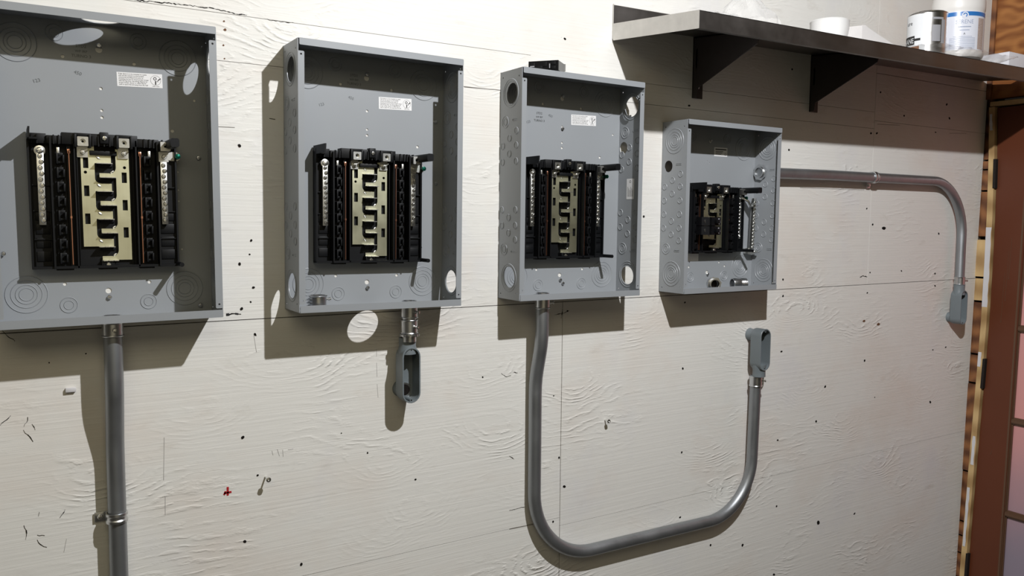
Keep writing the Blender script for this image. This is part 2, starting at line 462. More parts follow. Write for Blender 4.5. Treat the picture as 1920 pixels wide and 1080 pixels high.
# jamb beside the door (out of plumb): pale pine with flaking white paint
jl = [(1.925, -.0141), (1.75, -.024), (1.537, -.0314), (1.34, -.035), (1.14, -.036), (.95, -.0335), (.733, -.0288), (.45, -.024), (.19, -.0195), (ZF, -.018)]
def jamb_y(z):
    for (z0, y0), (z1, y1) in zip(jl, jl[1:]):
        if z <= z0 and z >= z1: return y0+(y1-y0)*(z0-z)/(z0-z1)
    return jl[0][1]
poly = [(y, z) for z, y in jl]+[(y-.0205, z) for z, y in reversed(jl)]
mb = MB(); mb.prism(poly, -.05, .010, lambda a, b, t: rw(a, b, t)); jamb = struct('trim_2', mb, M_jamb)
def paint_patch(za, zb, fa, fb, seed):
    rnd = random.Random(seed); L = []; R = []
    n = max(5, int((za-zb)/.02))
    for i in range(n+1):
        z = za+(zb-za)*i/n; y = jamb_y(z)
        L.append((y-.0205*fa-(rnd.uniform(0, .002) if fa > 0 else 0), z)); R.append((y-.0205*fb+rnd.uniform(0, .003), z))
    m = MB(); m.prism(L+R[::-1], .010, .0108, lambda a, b, t: rw(a, b, t))
    tag(m.build('paint_patch', M_whitepaint, jamb, False), 'flaking white paint')
paint_patch(1.485, 1.19, .0, 1, 1); paint_patch(1.90, 1.84, .1, .7, 5); paint_patch(.70, .59, .25, .9, 2); paint_patch(.50, .27, .05, .65, 3); paint_patch(1.02, .965, .0, .6, 4)
# stud pieces showing in the gap between plywood edge and jamb
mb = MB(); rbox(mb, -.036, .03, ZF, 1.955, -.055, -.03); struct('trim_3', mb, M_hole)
segs = [(1.955, 1.735, -.012), (1.731, 1.700, -.004), (1.697, 1.622, -.004), (1.618, 1.45, -.004), (1.44, 1.30, .004), (1.295, 1.21, -.002), (1.205, 1.01, -.004),
        (1.005, .90, -.003), (.895, .56, .003), (.555, .36, -.006), (.355, .305, -.002), (.30, .235, -.006), (.23, .14, -.003), (.135, ZF, -.004)]
mb = MB(); mbp = MB()
for i, (a, b, of) in enumerate(segs):
    (mbp if i in (4, 5) else mb).prism([(0.011, a-.0015), (0.011, b+.0015), (jamb_y(b), b+.0015), (jamb_y(a), a-.0015)], -.03, of, lambda p, q, t: rw(p, q, t))
struct('trim_4', mb, M_stud)
struct('trim_5', mbp, M_jamb)
# header trim over the door
mb = MB(); rbox(mb, -1.0, -.0195, 1.928, 1.9435, -.05, .014); struct('trim_6', mb, M_jamb)

# ---------------------------------------------------------------- door in the right wall
yj = lambda z: jamb_y(z)-.0235
DW = -.86
mb = MB()
Z0, Z1 = ZF+.01, 1.922
def dy(z): return -.150-(.008 if z > 1.3 else .004 if z > 1.0 else 0)
muns = [1.4605, 1.121, .7815, .4355, .09]
open_top = 1.80; open_bot = .09
stile = [(yj(z), z) for z in [Z1, 1.75, 1.537, 1.34, 1.14, .95, .733, .45, .19, Z0]]
mb.prism(stile+[(-.155, Z0), (-.1615, Z1)], -.035, -.004, lambda a, b, t: rw(a, b, t))
mb.prism([(-.16, Z1), (DW, Z1), (DW, open_top), (-.16, open_top)], -.035, -.004, lambda a, b, t: rw(a, b, t))
mb.prism([(-.155, open_bot), (DW, open_bot), (DW, Z0), (-.155, Z0)], -.035, -.004, lambda a, b, t: rw(a, b, t))
mb.prism([(DW+.11, Z1), (DW, Z1), (DW, Z0), (DW+.11, Z0)], -.035, -.004, lambda a, b, t: rw(a, b, t))
door = struct('door_1', mb, M_door)
mb = MB()
def mould(y0, y1, z0, z1):
    for (e, o) in ((0, -.0125), (.004, -.008), (.008, -.005)):
        mb.prism([(y0+e if False else y0, z0+e), (y1, z0+e), (y1, z1-e), (y0, z1-e)], -.03, o, lambda a, b, t: rw(a, b, t))
for z in muns[:4]:
    mb = MB(); mould(-.160, DW+.10, z-.013, z+.013); mb.build('muntin', M_muntin, door, False)
for (a, b) in ((-.1635, -.1475), (-.47, -.446)):
    mb = MB()
    for (e, o) in ((0, -.0125), (.004, -.0075), (.007, -.0028)):
        mb.prism([(a+e, open_bot), (b-e*.4, open_bot), (b-e*.4, open_top), (a+e, open_top)], -.03, o, lambda p, q, t: rw(p, q, t))
    mb.build('muntin', M_muntin, door, False)
zz = [open_top]+muns
for i in range(5):
    for (a, b) in ((-.158, -.449), (-.467, DW+.11)):
        m = MB(); rbox(m, a, b, zz[i]-.010, zz[i+1]+.010, -.024, -.019); m.build('pane', M_pane, door, False)
for (zt, zb) in ((1.735, 1.628), (.997, .885), (.246, .135)):
    m = MB()
    for k in range(3):
        a = zb+(zt-zb)*k/3+.0006; b = zb+(zt-zb)*(k+1)/3-.0006
        zc = (a+b)/2; m.cyl(.0052, a-zc, b-zc, Matrix.Translation(rw(yj(zc)+.0015, zc, -.001)), 12)
    m.prism([(yj(zt)+.0055, zt), (yj(zb)+.0055, zb), (yj(zb)-.004, zb), (yj(zt)-.004, zt)], -.004, .0115, lambda p, q, t: rw(p, q, t))
    m.build('hinge', M_hinge, door)
# paint drips on the stile
mb = MB(); rnd = random.Random(3)
for (px, py0, py1) in ((0, 1.45, 1.30), (0, 1.32, 1.14), (0, 1.40, 1.22), (0, .66, .645)):
    y = -.112+rnd.uniform(-.02, .035)
    mb.prism([(y, py0), (y-.0008, py0), (y+.001, py1), (y+.002, py1)], -.004, -.0034, lambda p, q, t: rw(p, q, t))
    mb.prism(circ(y+.0015, py1, .0018, 8), -.004, -.0025, lambda p, q, t: rw(p, q, t))
tag(mb.build('paint_drip', M_muntin, door, False), 'pale dried drip')

# ---------------------------------------------------------------- marks in the wall (children of the wall)
hole_me = {}
def hole_mesh(key, mat, jag):
    m = MB(); m.prism(circ(0, 0, 1, 11, .8, jag), 0, 1, lambda a, b, t: (a, t*-.0005*0-.0002*(1-t)-.0007*t, b))
    hole_me[key] = m.mesh('nail_hole', mat, False)
hole_mesh('d', M_hole, .12); hole_mesh('r', M_rust, .2)
holes_px = [(1657,428,3.6),(1636,421,1.8),(1625,391,1.4),(1760,438,1.6),(1753,513,1.5),(1753,536,1.5),(1631,511,1.3),(1626,549,1.4),(1468,524,1.8),(1468,555,1.8),(1690,508,1.3),(1479,281,2.0),
 (1465,659,1.9),(1621,676,1.9),(1547,725,2.0),(1744,754,2.0),(1530,790,2.0),(1458,825,1.7),(1456,949,1.7),(1602,963,1.7),(1534,980,3.3),(1392,1022,2.4),(1451,1077,2.2),(1749,656,1.2),(1773,651,1.4),
 (478,627,2.8),(455,820,3.4),(459,1015,3.2),(565,1058,3),(779,899,2.0),(689,849,1.8),(483,891,2.2),(449,273,3.4),(471,451,2.6),(468,477,1.8),(449,495,3.1),(475,539,2.8),(470,566,1.9),(453,579,3.2),
 (1059,73,2.4),(1485,130,1.8),(1292,198,2.2),(1651,173,1.6),(1775,196,1.8),(1780,222,1.8),(1695,217,1.6),(1754,248,1.4),(1633,250,1.9),(1644,250,1.9),(1280,691,2.0),(1278,848,1.8),(1058,912,2.8),(1037,978,2),(1275,970,1.9),
 (1332,1022,2.0),(1284,567,1.6),(1064,583,1.6),(1207,406,2.2),(1038,742,1.3),(1048,858,2.0),(161,663,1.6),(30,605,4.0),(1640,745,.9),(480,629,1.0),(92,680,1.5),(640,812,1.2),(905,707,1.6)]
for i, (px, py, r) in enumerate(holes_px):
    x, z = wp(px, py); x2, _ = wp(px+r, py); _, z2 = wp(px, py+r)
    M = T(x, 0, z) @ Matrix.Diagonal((abs(x2-x), 1, abs(z2-z), 1)) @ RY(i*1.3)
    put('nail_hole', hole_me['d'], wall, None, M)
for (px, py, r) in [(422,56,3),(420,40,2),(1620,602,2.6),(1647,608,3),(419,85,2),(421,110,1.6),(449,275,2.2)]:
    x, z = wp(px, py); x2, _ = wp(px+r, py); _, z2 = wp(px, py+r)
    o = put('rust_spot', hole_me['r'], wall, None, T(x, .0001, z) @ Matrix.Diagonal((abs(x2-x), 1, abs(z2-z), 1)))
    o['label'] = 'rusty nail spot'
def stroke(name, mat, lines, label=None):
    m = MB(); rnd = random.Random(len(lines)*7+1)
    for pts, w in lines:
        P = [Vector(wp(*p)) for p in pts]; Q = [P[0]]; jag = name in ('crack', 'brush_mark')
        for a, b in zip(P, P[1:]):
            n = max(1, int((b-a).length/.004)) if jag else 1
            for i in range(1, n+1):
                q = a.lerp(b, i/n)
                if jag and i < n: q = q+Vector((rnd.uniform(-1, 1), rnd.uniform(-1, 1)))*.0011
                Q.append(q)
        for i in range(len(Q)-1):
            ww = w*(rnd.uniform(.25, 1.25) if jag else 1)
            if name == 'crack' and i in (0, len(Q)-2): ww *= .5
            ribbon(m, [Q[i], Q[i+1]], ww)
    o = m.build(name, mat, wall, False)
    if label: o['label'] = label
    return o
stroke('paint_mark', M_red, [([(427,913),(427,929)], .0042), ([(420,925),(434,922)], .004), ([(420,928),(423,921)], .004)], 'small red marker cross')
stroke('brush_mark', M_mark, [([(424,590),(430,589.5),(437,588)], .0042), ([(430,590),(441,588)], .005), ([(441,588),(452,589)], .003)], 'black smear')
stroke('crack', M_hole, [([(252,0),(290,3.5),(352,10),(401,16),(440,26),(463,28.5)], .0016), ([(497,36),(530,41),(552,43)], .0009),
   ([(0,613),(8,616),(25,612),(26,606)], .002), ([(3,616),(12,628),(28,640)], .0013), ([(45,800),(52,788),(52,782)], .0016), ([(44,806),(52,815),(62,828)], .002), ([(60,795),(66,806)], .0011), ([(0,798),(20,779)], .0012),
   ([(45,985),(50,1000),(48,1012)], .002), ([(70,1003),(84,1004)], .001), ([(70,1012),(78,1022),(88,1026)], .0016), ([(112,971),(122,955)], .0012), ([(74,960),(72,968)], .001),
   ([(940,700),(948,706),(958,704)], .0012), ([(962,698),(970,699)], .0016), ([(955,957),(985,950)], .001), ([(955,855),(964,861)], .0014), ([(1612,520),(1618,517),(1626,519)], .0028), ([(1008,577),(1016,583),(1022,579)], .0015), ([(1040,590),(1058,587),(1067,582)], .0018), ([(1052,597),(1055,580)], .0015)], 'dark split in the painted veneer')
stroke('pencil_line', M_pencil, [([(706,655),(706,668)], .0008), ([(706,680),(707,706)], .0008), ([(707,720),(709,745)], .0007), ([(308,820),(307,900)], .0008), ([(310,930),(310,965)], .0008), ([(1052,70),(1053,70)], .0008),
   ([(476,628),(481,660)], .0008), ([(510,845),(512,853)], .0008), ([(530,843),(531,856)], .0008), ([(520,842),(524,855)], .0008), ([(540,843),(550,841)], .0006), ([(120,1035),(125,1010)], .0006)], 'faint pencil line')
stroke('scratch', M_seam, [([(870,163),(938,169)], .0010), ([(400,237),(440,239)], .0008), ([(505,222),(516,224)], .0014), ([(955,992),(1000,983)], .001), ([(1645,233),(1687,235)], .0009), ([(1780,250),(1812,250)], .0008), ([(1500,352),(1620,356)], .0007)], 'thin scratch')

# ---------------------------------------------------------------- knockout meshes (local +Z = towards the viewer side of the sheet)
def ko_mesh(kind):
    m = MB()
    h, l = .0015, .0001
    def rings(rs, r0, end):
        p = [(1e-5, .0004)] if r0 == 0 else [(r0, 0), (r0+.0002, .0003)]
        for r in rs: p += [(r-.0008, .0004), (r, .0013), (r+.0008, .0002)]
        return p+[(end, 0)]
    if kind == 'big': pr = rings((.0112, .0168, .0240, .0325), 0, .0338)
    elif kind == 'ring': pr = rings((.0272, .0325), .0256, .0338)
    elif kind == 'mid': pr = rings((.0078, .0138), 0, .0148)
    else: pr = rings((.0077,), 0, .0086)
    m.lathe(pr, None, 40 if kind != 'small' else 24)
    return m.mesh('knockout', M_encl)
KO = {k: ko_mesh(k) for k in ('big', 'ring', 'mid', 'small')}
def screw_mesh(mat, r=.0042, h=.003, slot=True):
    m = MB(); m.lathe([(r, 0), (r, h*.5), (r*.8, h*.85), (r*.35, h), (1e-5, h)], None, 16)
    m.box(-r*.8, r*.8, -r*.13, r*.13, h*.7, h*1.08); m.box(-r*.13, r*.13, -r*.8, r*.8, h*.7, h*1.08)
    return m.mesh('screw', mat)
SCREW = screw_mesh(M_screw)
SCREW_D = screw_mesh(M_zinc, .004, .0025)
_m = MB(); _m.lathe([(.0040, 0), (.0040, .0012), (.0030, .0022), (1e-5, .0026)], None, 12); _m.box(-.0030, .0030, -.0005, .0005, .0018, .0030)
TERM = _m.mesh('terminal_screw', M_screw)

# ---------------------------------------------------------------- load centers
WD, DP = .362, .095
SMALL = [(.0738, .1407), (.0440, .1560), (.0735, .1735), (.0148, .1727), (.0440, .1917), (.0736, .2098), (.0144, .2097)]
LABEL_TXT = "If this device is to be mounted on a patio\nwall and the neutral is to be bonded,\nremove the bonding screw prior to\nmounting the box to ensure proper torque\nwith the lug wires. See wiring diagram for\nproper torque. Spacer or offset may be\nused to space the unit away from the wall"
def interior(root, vt, vb, uL, n, left_neutral):
    F = lambda u, d, v: (u+.181, -d, v)
    def B(m, u0, u1, d0, d1, v0, v1, b=0): m.box(u0+.181, u1+.181, -d1, -d0, v0, v1, None, b)
    uR = .119
    m = MB()
    rL = min(uL, -.09)
    B(m, rL, uR, .006, .010, vb, vt-.004)
    for u0, u1, d in [(rL, rL+.003, .026), (-.089, -.086, .034), (-.0625, -.0565, .022), (-.052, -.0495, .030), (.0475, .050, .030), (.0535, .0595, .020), (.083, .086, .034), (uR-.003, uR, .022), (-.047, -.0455, .018), (.0425, .044, .018)]:
        if u0 >= rL: B(m, u0, u1, .006, d, vb, vt-.006)
    # neutral bed cells
    for s in ((-1, 1) if left_neutral else (1,)):
        a, b = ((-.116, -.090) if s < 0 else (.087, .116))
        B(m, a, b, .008, .014, vb, vt-.02)
        for k in range(4):
            v = vb+.012+k*.024; B(m, a+.002, b-.002, .014, .016, v, v+.018, .001)
        for v in (vb+.05, vb+.10, vb+.145):
            B(m, a-.001, b+.001, .008, .019, v, v+.0018)
    # hook rails: one pair of claws per pole
    for s in (-1, 1):
        c = -.0725 if s < 0 else .0685
        B(m, c-.009, c+.009, .006, .013, vb+.002, vt-.03)
        for k in range(n):
            v = vb+.008+k*.0250
            B(m, c-.007, c-.004, .012, .030, v, v+.019, .0006)
            B(m, c+.003, c+.006, .012, .026, v+.002, v+.016, .0006)
            B(m, c-.007, c+.004, .024, .029, v+.014, v+.019, .0006)
            B(m, c-.005, c+.005, .016, .021, v+.001, v+.005, .0006)
    # blocks between the stabs
    for k in range(n):
        v = vt-.0477-.025*k
        B(m, -.013, .011, .008, .0135, v-.007 if k else v-.007, v-.0012, .001)
    # bottom wall and tabs
    B(m, rL, uR, .006, .030, vb-.001, vb+.0035)
    for u0, u1 in ((-.085, -.058), (-.018, .012), (.05, .075)): B(m, u0, u1, .006, .024, vb-.004, vb+.001)
    B(m, -.014, .008, .008, .026, vb, vb+.012, .001)
    # head block with stepped outline
    steps = [(rL, -.093, .001, .024), (-.093, -.070, -.002, .028), (-.070, .052, .004, .030), (.052, .088, -.001, .028), (.088, .1155, -.003, .026)]
    for u0, u1, dv, dd in steps: B(m, u0, u1, .006, dd, vt-.0175, vt+dv-.001, .0008)
    for u0, u1 in ((-.047, -.028), (.020, .039)):   # cradles round the lugs
        B(m, u0-.004, u0, .010, .036, vt-.022, vt+.001, .0006); B(m, u1, u1+.004, .010, .036, vt-.022, vt+.001, .0006); B(m, u0-.004, u1+.004, .010, .033, vt-.002, vt+.003, .0006)
    B(m, -.026, .018, .006, .022, vt-.034, vt-.026, .001)
    for k in range(5):
        u = -.022+k*.009; B(m, u, u+.002, .022, .033, vt-.019, vt-.001)
    B(m, -.010, .004, .02, .036, vt-.014, vt+.006, .001)
    for u in (-.116, -.108, -.083, -.075, .062, .071, .078, .093): 
        if u > rL: B(m, u, u+.002, .02, .031, vt-.018, vt-.002)
    # posts standing forward at the corners
    M1 = T(.181+rL+.004, 0, vt-.001)
    m.prism([(rL, vt-.012), (rL+.003, vt-.012), (rL+.004, vt+.006), (rL+.001, vt+.006)], .006, .078, lambda a, b, t: F(a, t, b))
    m.prism([(rL, vt-.012), (rL+.016, vt-.012), (rL+.016, vt-.009), (rL, vt-.009)], .006, .05, lambda a, b, t: F(a, t, b))
    m.prism(rrect(.0985, .1135, vt-.0185, vt-.0025, .004), .006, .090, lambda a, b, t: F(a, t, b))
    m.prism(circ(.1165, vb+.003, .0042, 12), .006, .062, lambda a, b, t: F(a, t, b))
    base = m.build('interior_base', M_black, root)
    # bus bars
    d0, d1 = .0135, .0160
    s_all = [vt-.0477-.025*k for k in range(n)]
    
    def bus(left):
        st = s_all[0::2] if left else s_all[1::2]
        bot = st[-1]
        fh, fr = (.0135, .0095) if left else (.0072, .0105)
        if left: X0, X1, XF = -.0405, -.0185, .0085
        else: X0, X1, XF = .0380, .0160, -.0110
        top = vt-.018
        P = [(X0, bot, 0), (X1+(0 if left else 0), bot, 0), (XF, bot, 0), (XF, bot+fh, 0), (X1, bot+fh, fr)]
        for v in reversed(st[:-1]):
            P += [(X1, v, .0015), (XF, v, 0), (XF, v+fh, 0), (X1, v+fh, fr)]
        P += [(X1, top, 0), (X0, top, 0)]
        hol = []
        cx = -.0325 if left else .0295
        for v in st[:-1] if True else st:
            hol.append([(cx-.0042, v-.0095), (cx+.0042, v-.0095), (cx+.0042, v+.0095), (cx-.0042, v+.0095)])
        cyh = vt-.0645 if left else vt-.0545
        hol.append(circ(cx-(.001 if left else -.001), cyh, .0027, 14))
        pts = fillet(P)
        m = MB()
        # notch at the foot
        m.prism(pts, d0, d1, lambda a, b, t: F(a, t, b), hol)
        o = m.build('busbar', M_tin, base, True)
        for v in st:
            m = MB()
            a, b = min(X1, XF), max(X1, XF)
            a += 0.002 if left else -.0005; b += .0015 if left else -.001
            w = (b-a)
            for q in range(3):
                B(m, a+w*q/3+.0006, a+w*(q+1)/3-.0006, d0, .030, v-.0014, v)
            B(m, a, b, d0, .024, v-.0014, v)
            # pressed oval beside the root
            sx = -1 if left else 1
            ox = -.0125 if left else .0095
            m.lathe([(1e-5, .0016), (.0026, .0010), (.0034, 0)], T(ox+.181, -d1, v+.0095) @ OUT @ RZ(-.7*(-sx) if True else 0) @ Matrix.Diagonal((1.35, .55, 1, 1)), 12)
            m.build('stab', M_alu, base)
        return o
    bus(True); bus(False)
    # lugs
    def lug(u, v, d, post=True):
        m = MB()
        m.prism(rrect(u-.0086, u+.0086, v-.0082, v+.0082, .0008, 1), d-.016, d, lambda a, b, t: F(a, t, b), [circ(u, v, .0044, 18)])
        m.cyl(.0044, d-.016, d-.004, T(u+.181, 0, v) @ OUT, 18, r_in=.0021)
        vv = v-.0178
        m.prism(rrect(u-.0088, u+.0084, vv-.0092, vv+.0094, .0008, 1), .0165, .0195, lambda a, b, t: F(a, t, b))
        Mx = T(u+.181, -.0195, vv) @ OUT
        m.lathe([(.0068, 0), (.0068, .0012), (.0044, .0012), (.0044, .0055), (.0036, .0062), (.002, .0062), (.002, .009), (1e-5, .0092)], Mx, 20)
        m.box(.0005, .009, -.0012, .0012, .004, .0075, Mx @ RZ(.6))
        m.build('lug', M_alu, base)
    lug(-.0372, vt-.0115, .036); lug(.0290, vt-.0115, .036)
    lug(.0975, vt-.0145, .042)
    # neutral bars
    def nbar(u, top, cnt, root_, name='neutral_bar', d=.018, v_step=.0101):
        m = MB(); L = cnt*v_step+.004
        B(m, u-.0054, u+.0054, d, d+.009, top-L, top, .0004)
        m.build(name, M_alu, root_)
        for k in range(cnt):
            v = top-.006-k*v_step; uu = u+(.0016 if k % 2 else -.0004)
            put('terminal_screw', TERM, root_, None, T(uu+.181, -(d+.009), v) @ OUT @ RZ(k*1.1+.4))
    if left_neutral:
        nbar(-.1035, vt-.0335, 12, base)
        m = MB(); Mx = T(-.1035+.181, -.024, vt-.0300) @ OUT
        m.lathe([(.0088, 0), (.0088, .0015), (.0060, .0020), (.0052, .0045), (.003, .0055), (1e-5, .0055)], Mx, 24)
        m.box(-.0045, .0045, -.0008, .0008, .005, .0060, Mx @ RZ(.8)); m.build('neutral_screw', M_screw, base)
    nbar(.0955, vt-.0425, 11 if left_neutral else 10, base)
    m = MB(); m.prism(rrect(.104, .1265, vt-.039, vt-.0225, .007), .0155, .0175, lambda a, b, t: F(a, t, b)); m.build('bonding_strap', M_alu, base)
    m = MB(); m.lathe([(.0052, 0), (.0052, .003), (.003, .004), (.003, .0075), (.0048, .008), (.0048, .012), (1e-5, .013)], T(.1205+.181, -.0175, vt-.031) @ OUT, 16)
    tag(m.build('bonding_screw', M_green, base), 'green bonding screw')
    # copper strips
    for u, d in ((-.0592, .0225), (.0560, .0205)):
        m = MB(); B(m, u-.0006, u+.0006, d, d+.0035, vb+.006, vt-.026); B(m, u-.0026, u+.0026, d+.001, d+.0035, vt-.034, vt-.025, .001)
        m.box(u+.181-.0015, u+.181+.0015, -(d+.0042), -d, vb+.088, vb+.092)
        m.build('copper_strip', M_copper, base)
    m = MB(); B(m, -.078, -.0735, .02, .024, vt-.036, vt-.023, .0006); B(m, .0695, .074, .02, .024, vt-.036, vt-.023, .0006); m.build('spring_clip', M_alu, base)
    for v in (vt-.0045, vb+.0045):
        put('screw', SCREW, base, None, T(.181-.0025, -.036 if v > .2 else -.026, v) @ OUT)
    return base

def load_center(x, zb, H, rot, label, side_open_L, side_open_R, bot_holes, top_holes, small_open_R=(), small_open_L=(), kind='full', text=True, extra_screws=()):
    root = empty('load_center', (x, 0, zb), label, 'electrical panel', 'open grey electrical panels on the plywood wall', (0, -rot, 0))
    tk = .0014
    # back sheet
    m = MB(); hl = []
    ks = [(-.002, .0505 if H > .5 else .0475, .0052), (-.0725, .0655 if H > .5 else .064, .0032), (.068, .064, .0032)]
    if H > .5:
        ks += [(-.003, .4865, .0058), (-.061, .4685, .0030), (.0545, .467, .0030), (-.002, .4175, .0028), (-.002, .3785, .0026), (-.002, .366, .0028), (.117, .3488, .0032), (.1205, .235, .002), (.158, .4085, .0024)]
        ks += [(.125, .29, .0018), (.125, .272, .0018), (.125, .238, .0018), (.125, .217, .0018), (.128, .125, .0018)]
    else:
        ks += [(-.002, .4165, .0060), (-.0135, .3605, .0014), (-.004, .356, .0014), (.045, .075, .0028)]
    for (u, v, r) in ks: hl.append(circ(u+.181, v, r, 16))
    m.prism([(0, 0), (WD, 0), (WD, H), (0, H)], -.0002, -(.0002+tk), lambda a, b, t: (a, t, b), hl)
    m.build('back_panel', M_encl, root)
    # side sheets (depth, height) and their front lips
    for s in (0, 1):
        m = MB(); hl = []
        ops = side_open_R if s else side_open_L
        for (d, v, r, j) in ops: hl.append(circ(d, v, r, 34, None, j))
        for (d, v, r) in (small_open_R if s else small_open_L): hl.append(circ(d, v, r, 20))
        for (d, v) in ((.012, .012), (.082, .017), (.012, H-.014), (.082, H-.018)): hl.append(circ(d, v, .0018, 8))
        X0 = 0 if s == 0 else WD-tk
        m.prism([(.0002, 0.0006), (DP-.0004, .0006), (DP-.0004, H-.0006), (.0002, H-.0006)], X0, X0+tk, lambda a, b, t: (t, -a, b), hl)
        a, b = (.0004, .0130) if s == 0 else (WD-.0130, WD-.0004)
        m.prism(rrect(a, b, .0170, H-.0245, .0022, 2), -(DP-.0016), -DP, lambda p, q, t: (p, t, q), [circ((a+b)/2, H-.0305, .0019, 10), circ((a+b)/2, .0245, .0019, 10)])
        m.build('side_panel', M_encl, root)
    # top and bottom with turned lips
    for s, hs in ((0, bot_holes), (1, top_holes)):
        m = MB(); z0 = 0 if s == 0 else H-tk
        m.prism([(.0016, .0016), (WD-.0016, .0016), (WD-.0016, DP+.0012), (.0016, DP+.0012)], z0, z0+tk, lambda a, b, t: (a, -b, t), [circ(u+.181, d, r, 30) for (u, d, r) in hs])
        if s == 0: m.prism(rrect(.0022, WD-.0010, 0, .0142, .0012, 2), -(DP+.0002), -(DP+.0016), lambda p, q, t: (p, t, q))
        else: m.prism(rrect(.0030, WD-.0006, H-.0132, H, .0020, 2), -(DP+.0002), -(DP+.0016), lambda p, q, t: (p, t, q))
        m.build('bottom_panel' if s == 0 else 'top_panel', M_encl, root)
    # knockouts
    def ko(kind_, M): put('knockout', KO[kind_], root, None, M)
    FB = lambda u, v: T(u+.181, -(tk+.0002), v) @ OUT
    FS = lambda s, d, v: T(0 if s == 0 else WD-tk, -d, v) @ RY(-PI/2)
    def is_open(ops, d, v): return any(abs(o[0]-d) < .012 and abs(o[1]-v) < .012 for o in ops)
    for s in (0, 1):
        ops = side_open_R if s else side_open_L; so = small_open_R if s else small_open_L
        for v in (.0515, H-.0535): ko('ring' if is_open(ops, .0485, v) else 'big', FS(s, .0485, v))
        for v in (.1172, H-.1172):
            if not is_open(so, .0255, v): ko('mid', FS(s, .0255, v))
        for (d, v) in SMALL:
            for vv in ((v, H-v) if H > .5 or v < .18 or True else (v,)):
                if H < .5 and vv > .25 and v > .21: continue
                if not is_open(so, d, vv): ko('small', FS(s, d, vv))
        for v in (.1132, H-.1150):
            m = MB(); m.prism([(-.0755, v-.0022), (-.0568, v-.0022), (-.0568, v+.0023), (-.0755, v+.0023), (-.0755, v+.0016), (-.0575, v+.0016), (-.0575, v-.0015), (-.0755, v-.0015)], -.001, .0002, lambda a, b, t: (t, a, b))
            oo = m.build('pull_slot', M_encl, root); oo.location = (0 if s == 0 else WD-tk, 0, 0)
    for sx in (-1, 1):
        ko('big', FB(.1315*sx-.001, .0493 if H > .5 else .0625)); ko('big', FB(.1315*sx-.001, .4850 if H > .5 else .4015))
        ko('mid', FB(.0665*sx-.001, .0272 if H > .5 else .0355)); ko('mid', FB(.0675*sx-.005, .5080 if H > .5 else .425))
    # keyhole tails, mounting screws
    put('screw', SCREW_D, root, None, T(.181-.001, -.004, .0385 if H > .5 else .0425) @ OUT)
    put('screw', SCREW_D, root, None, T(.181-.0025, -.004, H-.038) @ OUT)
    for (u, d, v) in extra_screws: put('screw', SCREW_D, root, None, T(.181+u, -d, v) @ OUT)
    # labels
    if H > .5:
        m = MB(); u0, u1, v0, v1 = .0245+.181, .1018+.181, .4245, .4500
        sk = .0025
        m.prism([(u0+.0005, v0), (u1+.0005, v0+sk), (u1, v1+sk), (u0, v1)], -(tk+.0003), -(tk+.0005), lambda a, b, t: (a, t, b))
        lab = m.build('warning_label', M_white_lab, root, False)
        m = MB(); vs, fs = text_mb(LABEL_TXT, .00335, 'LEFT', .95)
        Mt = T(u0+.003, -(tk+.0007), v1-.0036) @ RY(-.03) @ OUT
        m.add(vs, fs, Mt @ Matrix.Diagonal((.86, 1, 1, 1)))
        Mc = T(u1-.0115, -(tk+.0007), (v0+v1)/2+.003) @ OUT
        m.lathe([(.0086, 0), (.0090, 0)], Mc, 28); m.box(-.0010, .0010, -.0078, -.001, 0, .0001, Mc); m.lathe([(.0018, 0), (.0030, 0)], Mc @ T(-.001, .003, 0), 12)
        m.box(-.0035, .0030, -.0009, .0009, 0, .0001, Mc @ T(.0065, .0022, 0) @ RZ(.7)); m.box(.002, .0045, -.0022, -.0012, 0, .0001, Mc)
        vs, fs = text_mb('GREEN  SCREW', .0018); m.add(vs, fs, T(u1-.0175, -(tk+.0007), v0+.0042) @ OUT)
        m.build('label_print', M_ink, lab, False)
    else:
        m = MB(); m.prism(rrect(.0125+.181, .0645+.181, .3755, .4005, .0006, 1), -(tk+.0003), -(tk+.0005), lambda a, b, t: (a, t, b))
        lab = m.build('warning_label', M_white_lab, root, False)
        m = MB(); m.box(.0165+.181, .0605+.181, -(tk+.0007), -(tk+.0006), .3935, .3965)
        for k in range(3): m.box(.018+.181, (.048-.004*k)+.181, -(tk+.0007), -(tk+.0006), .3885-.004*k, .3900-.004*k)
        m.lathe([(.0028, 0), (.0036, 0)], T(.057+.181, -(tk+.0007), .382) @ OUT, 18)
        m.build('label_print', M_ink, lab, False)
        # white ticket low down behind the busbars
        m = MB(); m.prism(rrect(.181-.108, .181-.037, .0800, .1125, .0006, 1), -(tk+.0003), -(tk+.0005), lambda a, b, t: (a, t, b)); m.build('paper_ticket', M_white_lab, root, False)
    if text:
        m = MB(); uu, v0 = (-.0315, .4905) if text == 1 else (-.0710, .4465)
        for i, s_ in enumerate(('STD2', 'WP IRP', 'TURNO 3')):
            vs, fs = text_mb(s_, .0074 if i != 1 else .0062, 'CENTER'); m.add(vs, fs, T(uu+.181, -(tk+.0005), v0-.0035-.0088*i) @ OUT)
        m.build('stamped_print', M_ink if text == 2 else M_embed, root, False)
    for (s_, u, v, a) in (('450', -.045, .441, -.3), ('123', -.108, .418, .3)) if H > .5 else ():
        m = MB(); vs, fs = text_mb(s_, .0085); m.add(vs, fs, T(u+.181, -(tk+.0005), v) @ OUT @ RZ(a))
        m.build('pressed_number', M_embed, root, False)
    return root

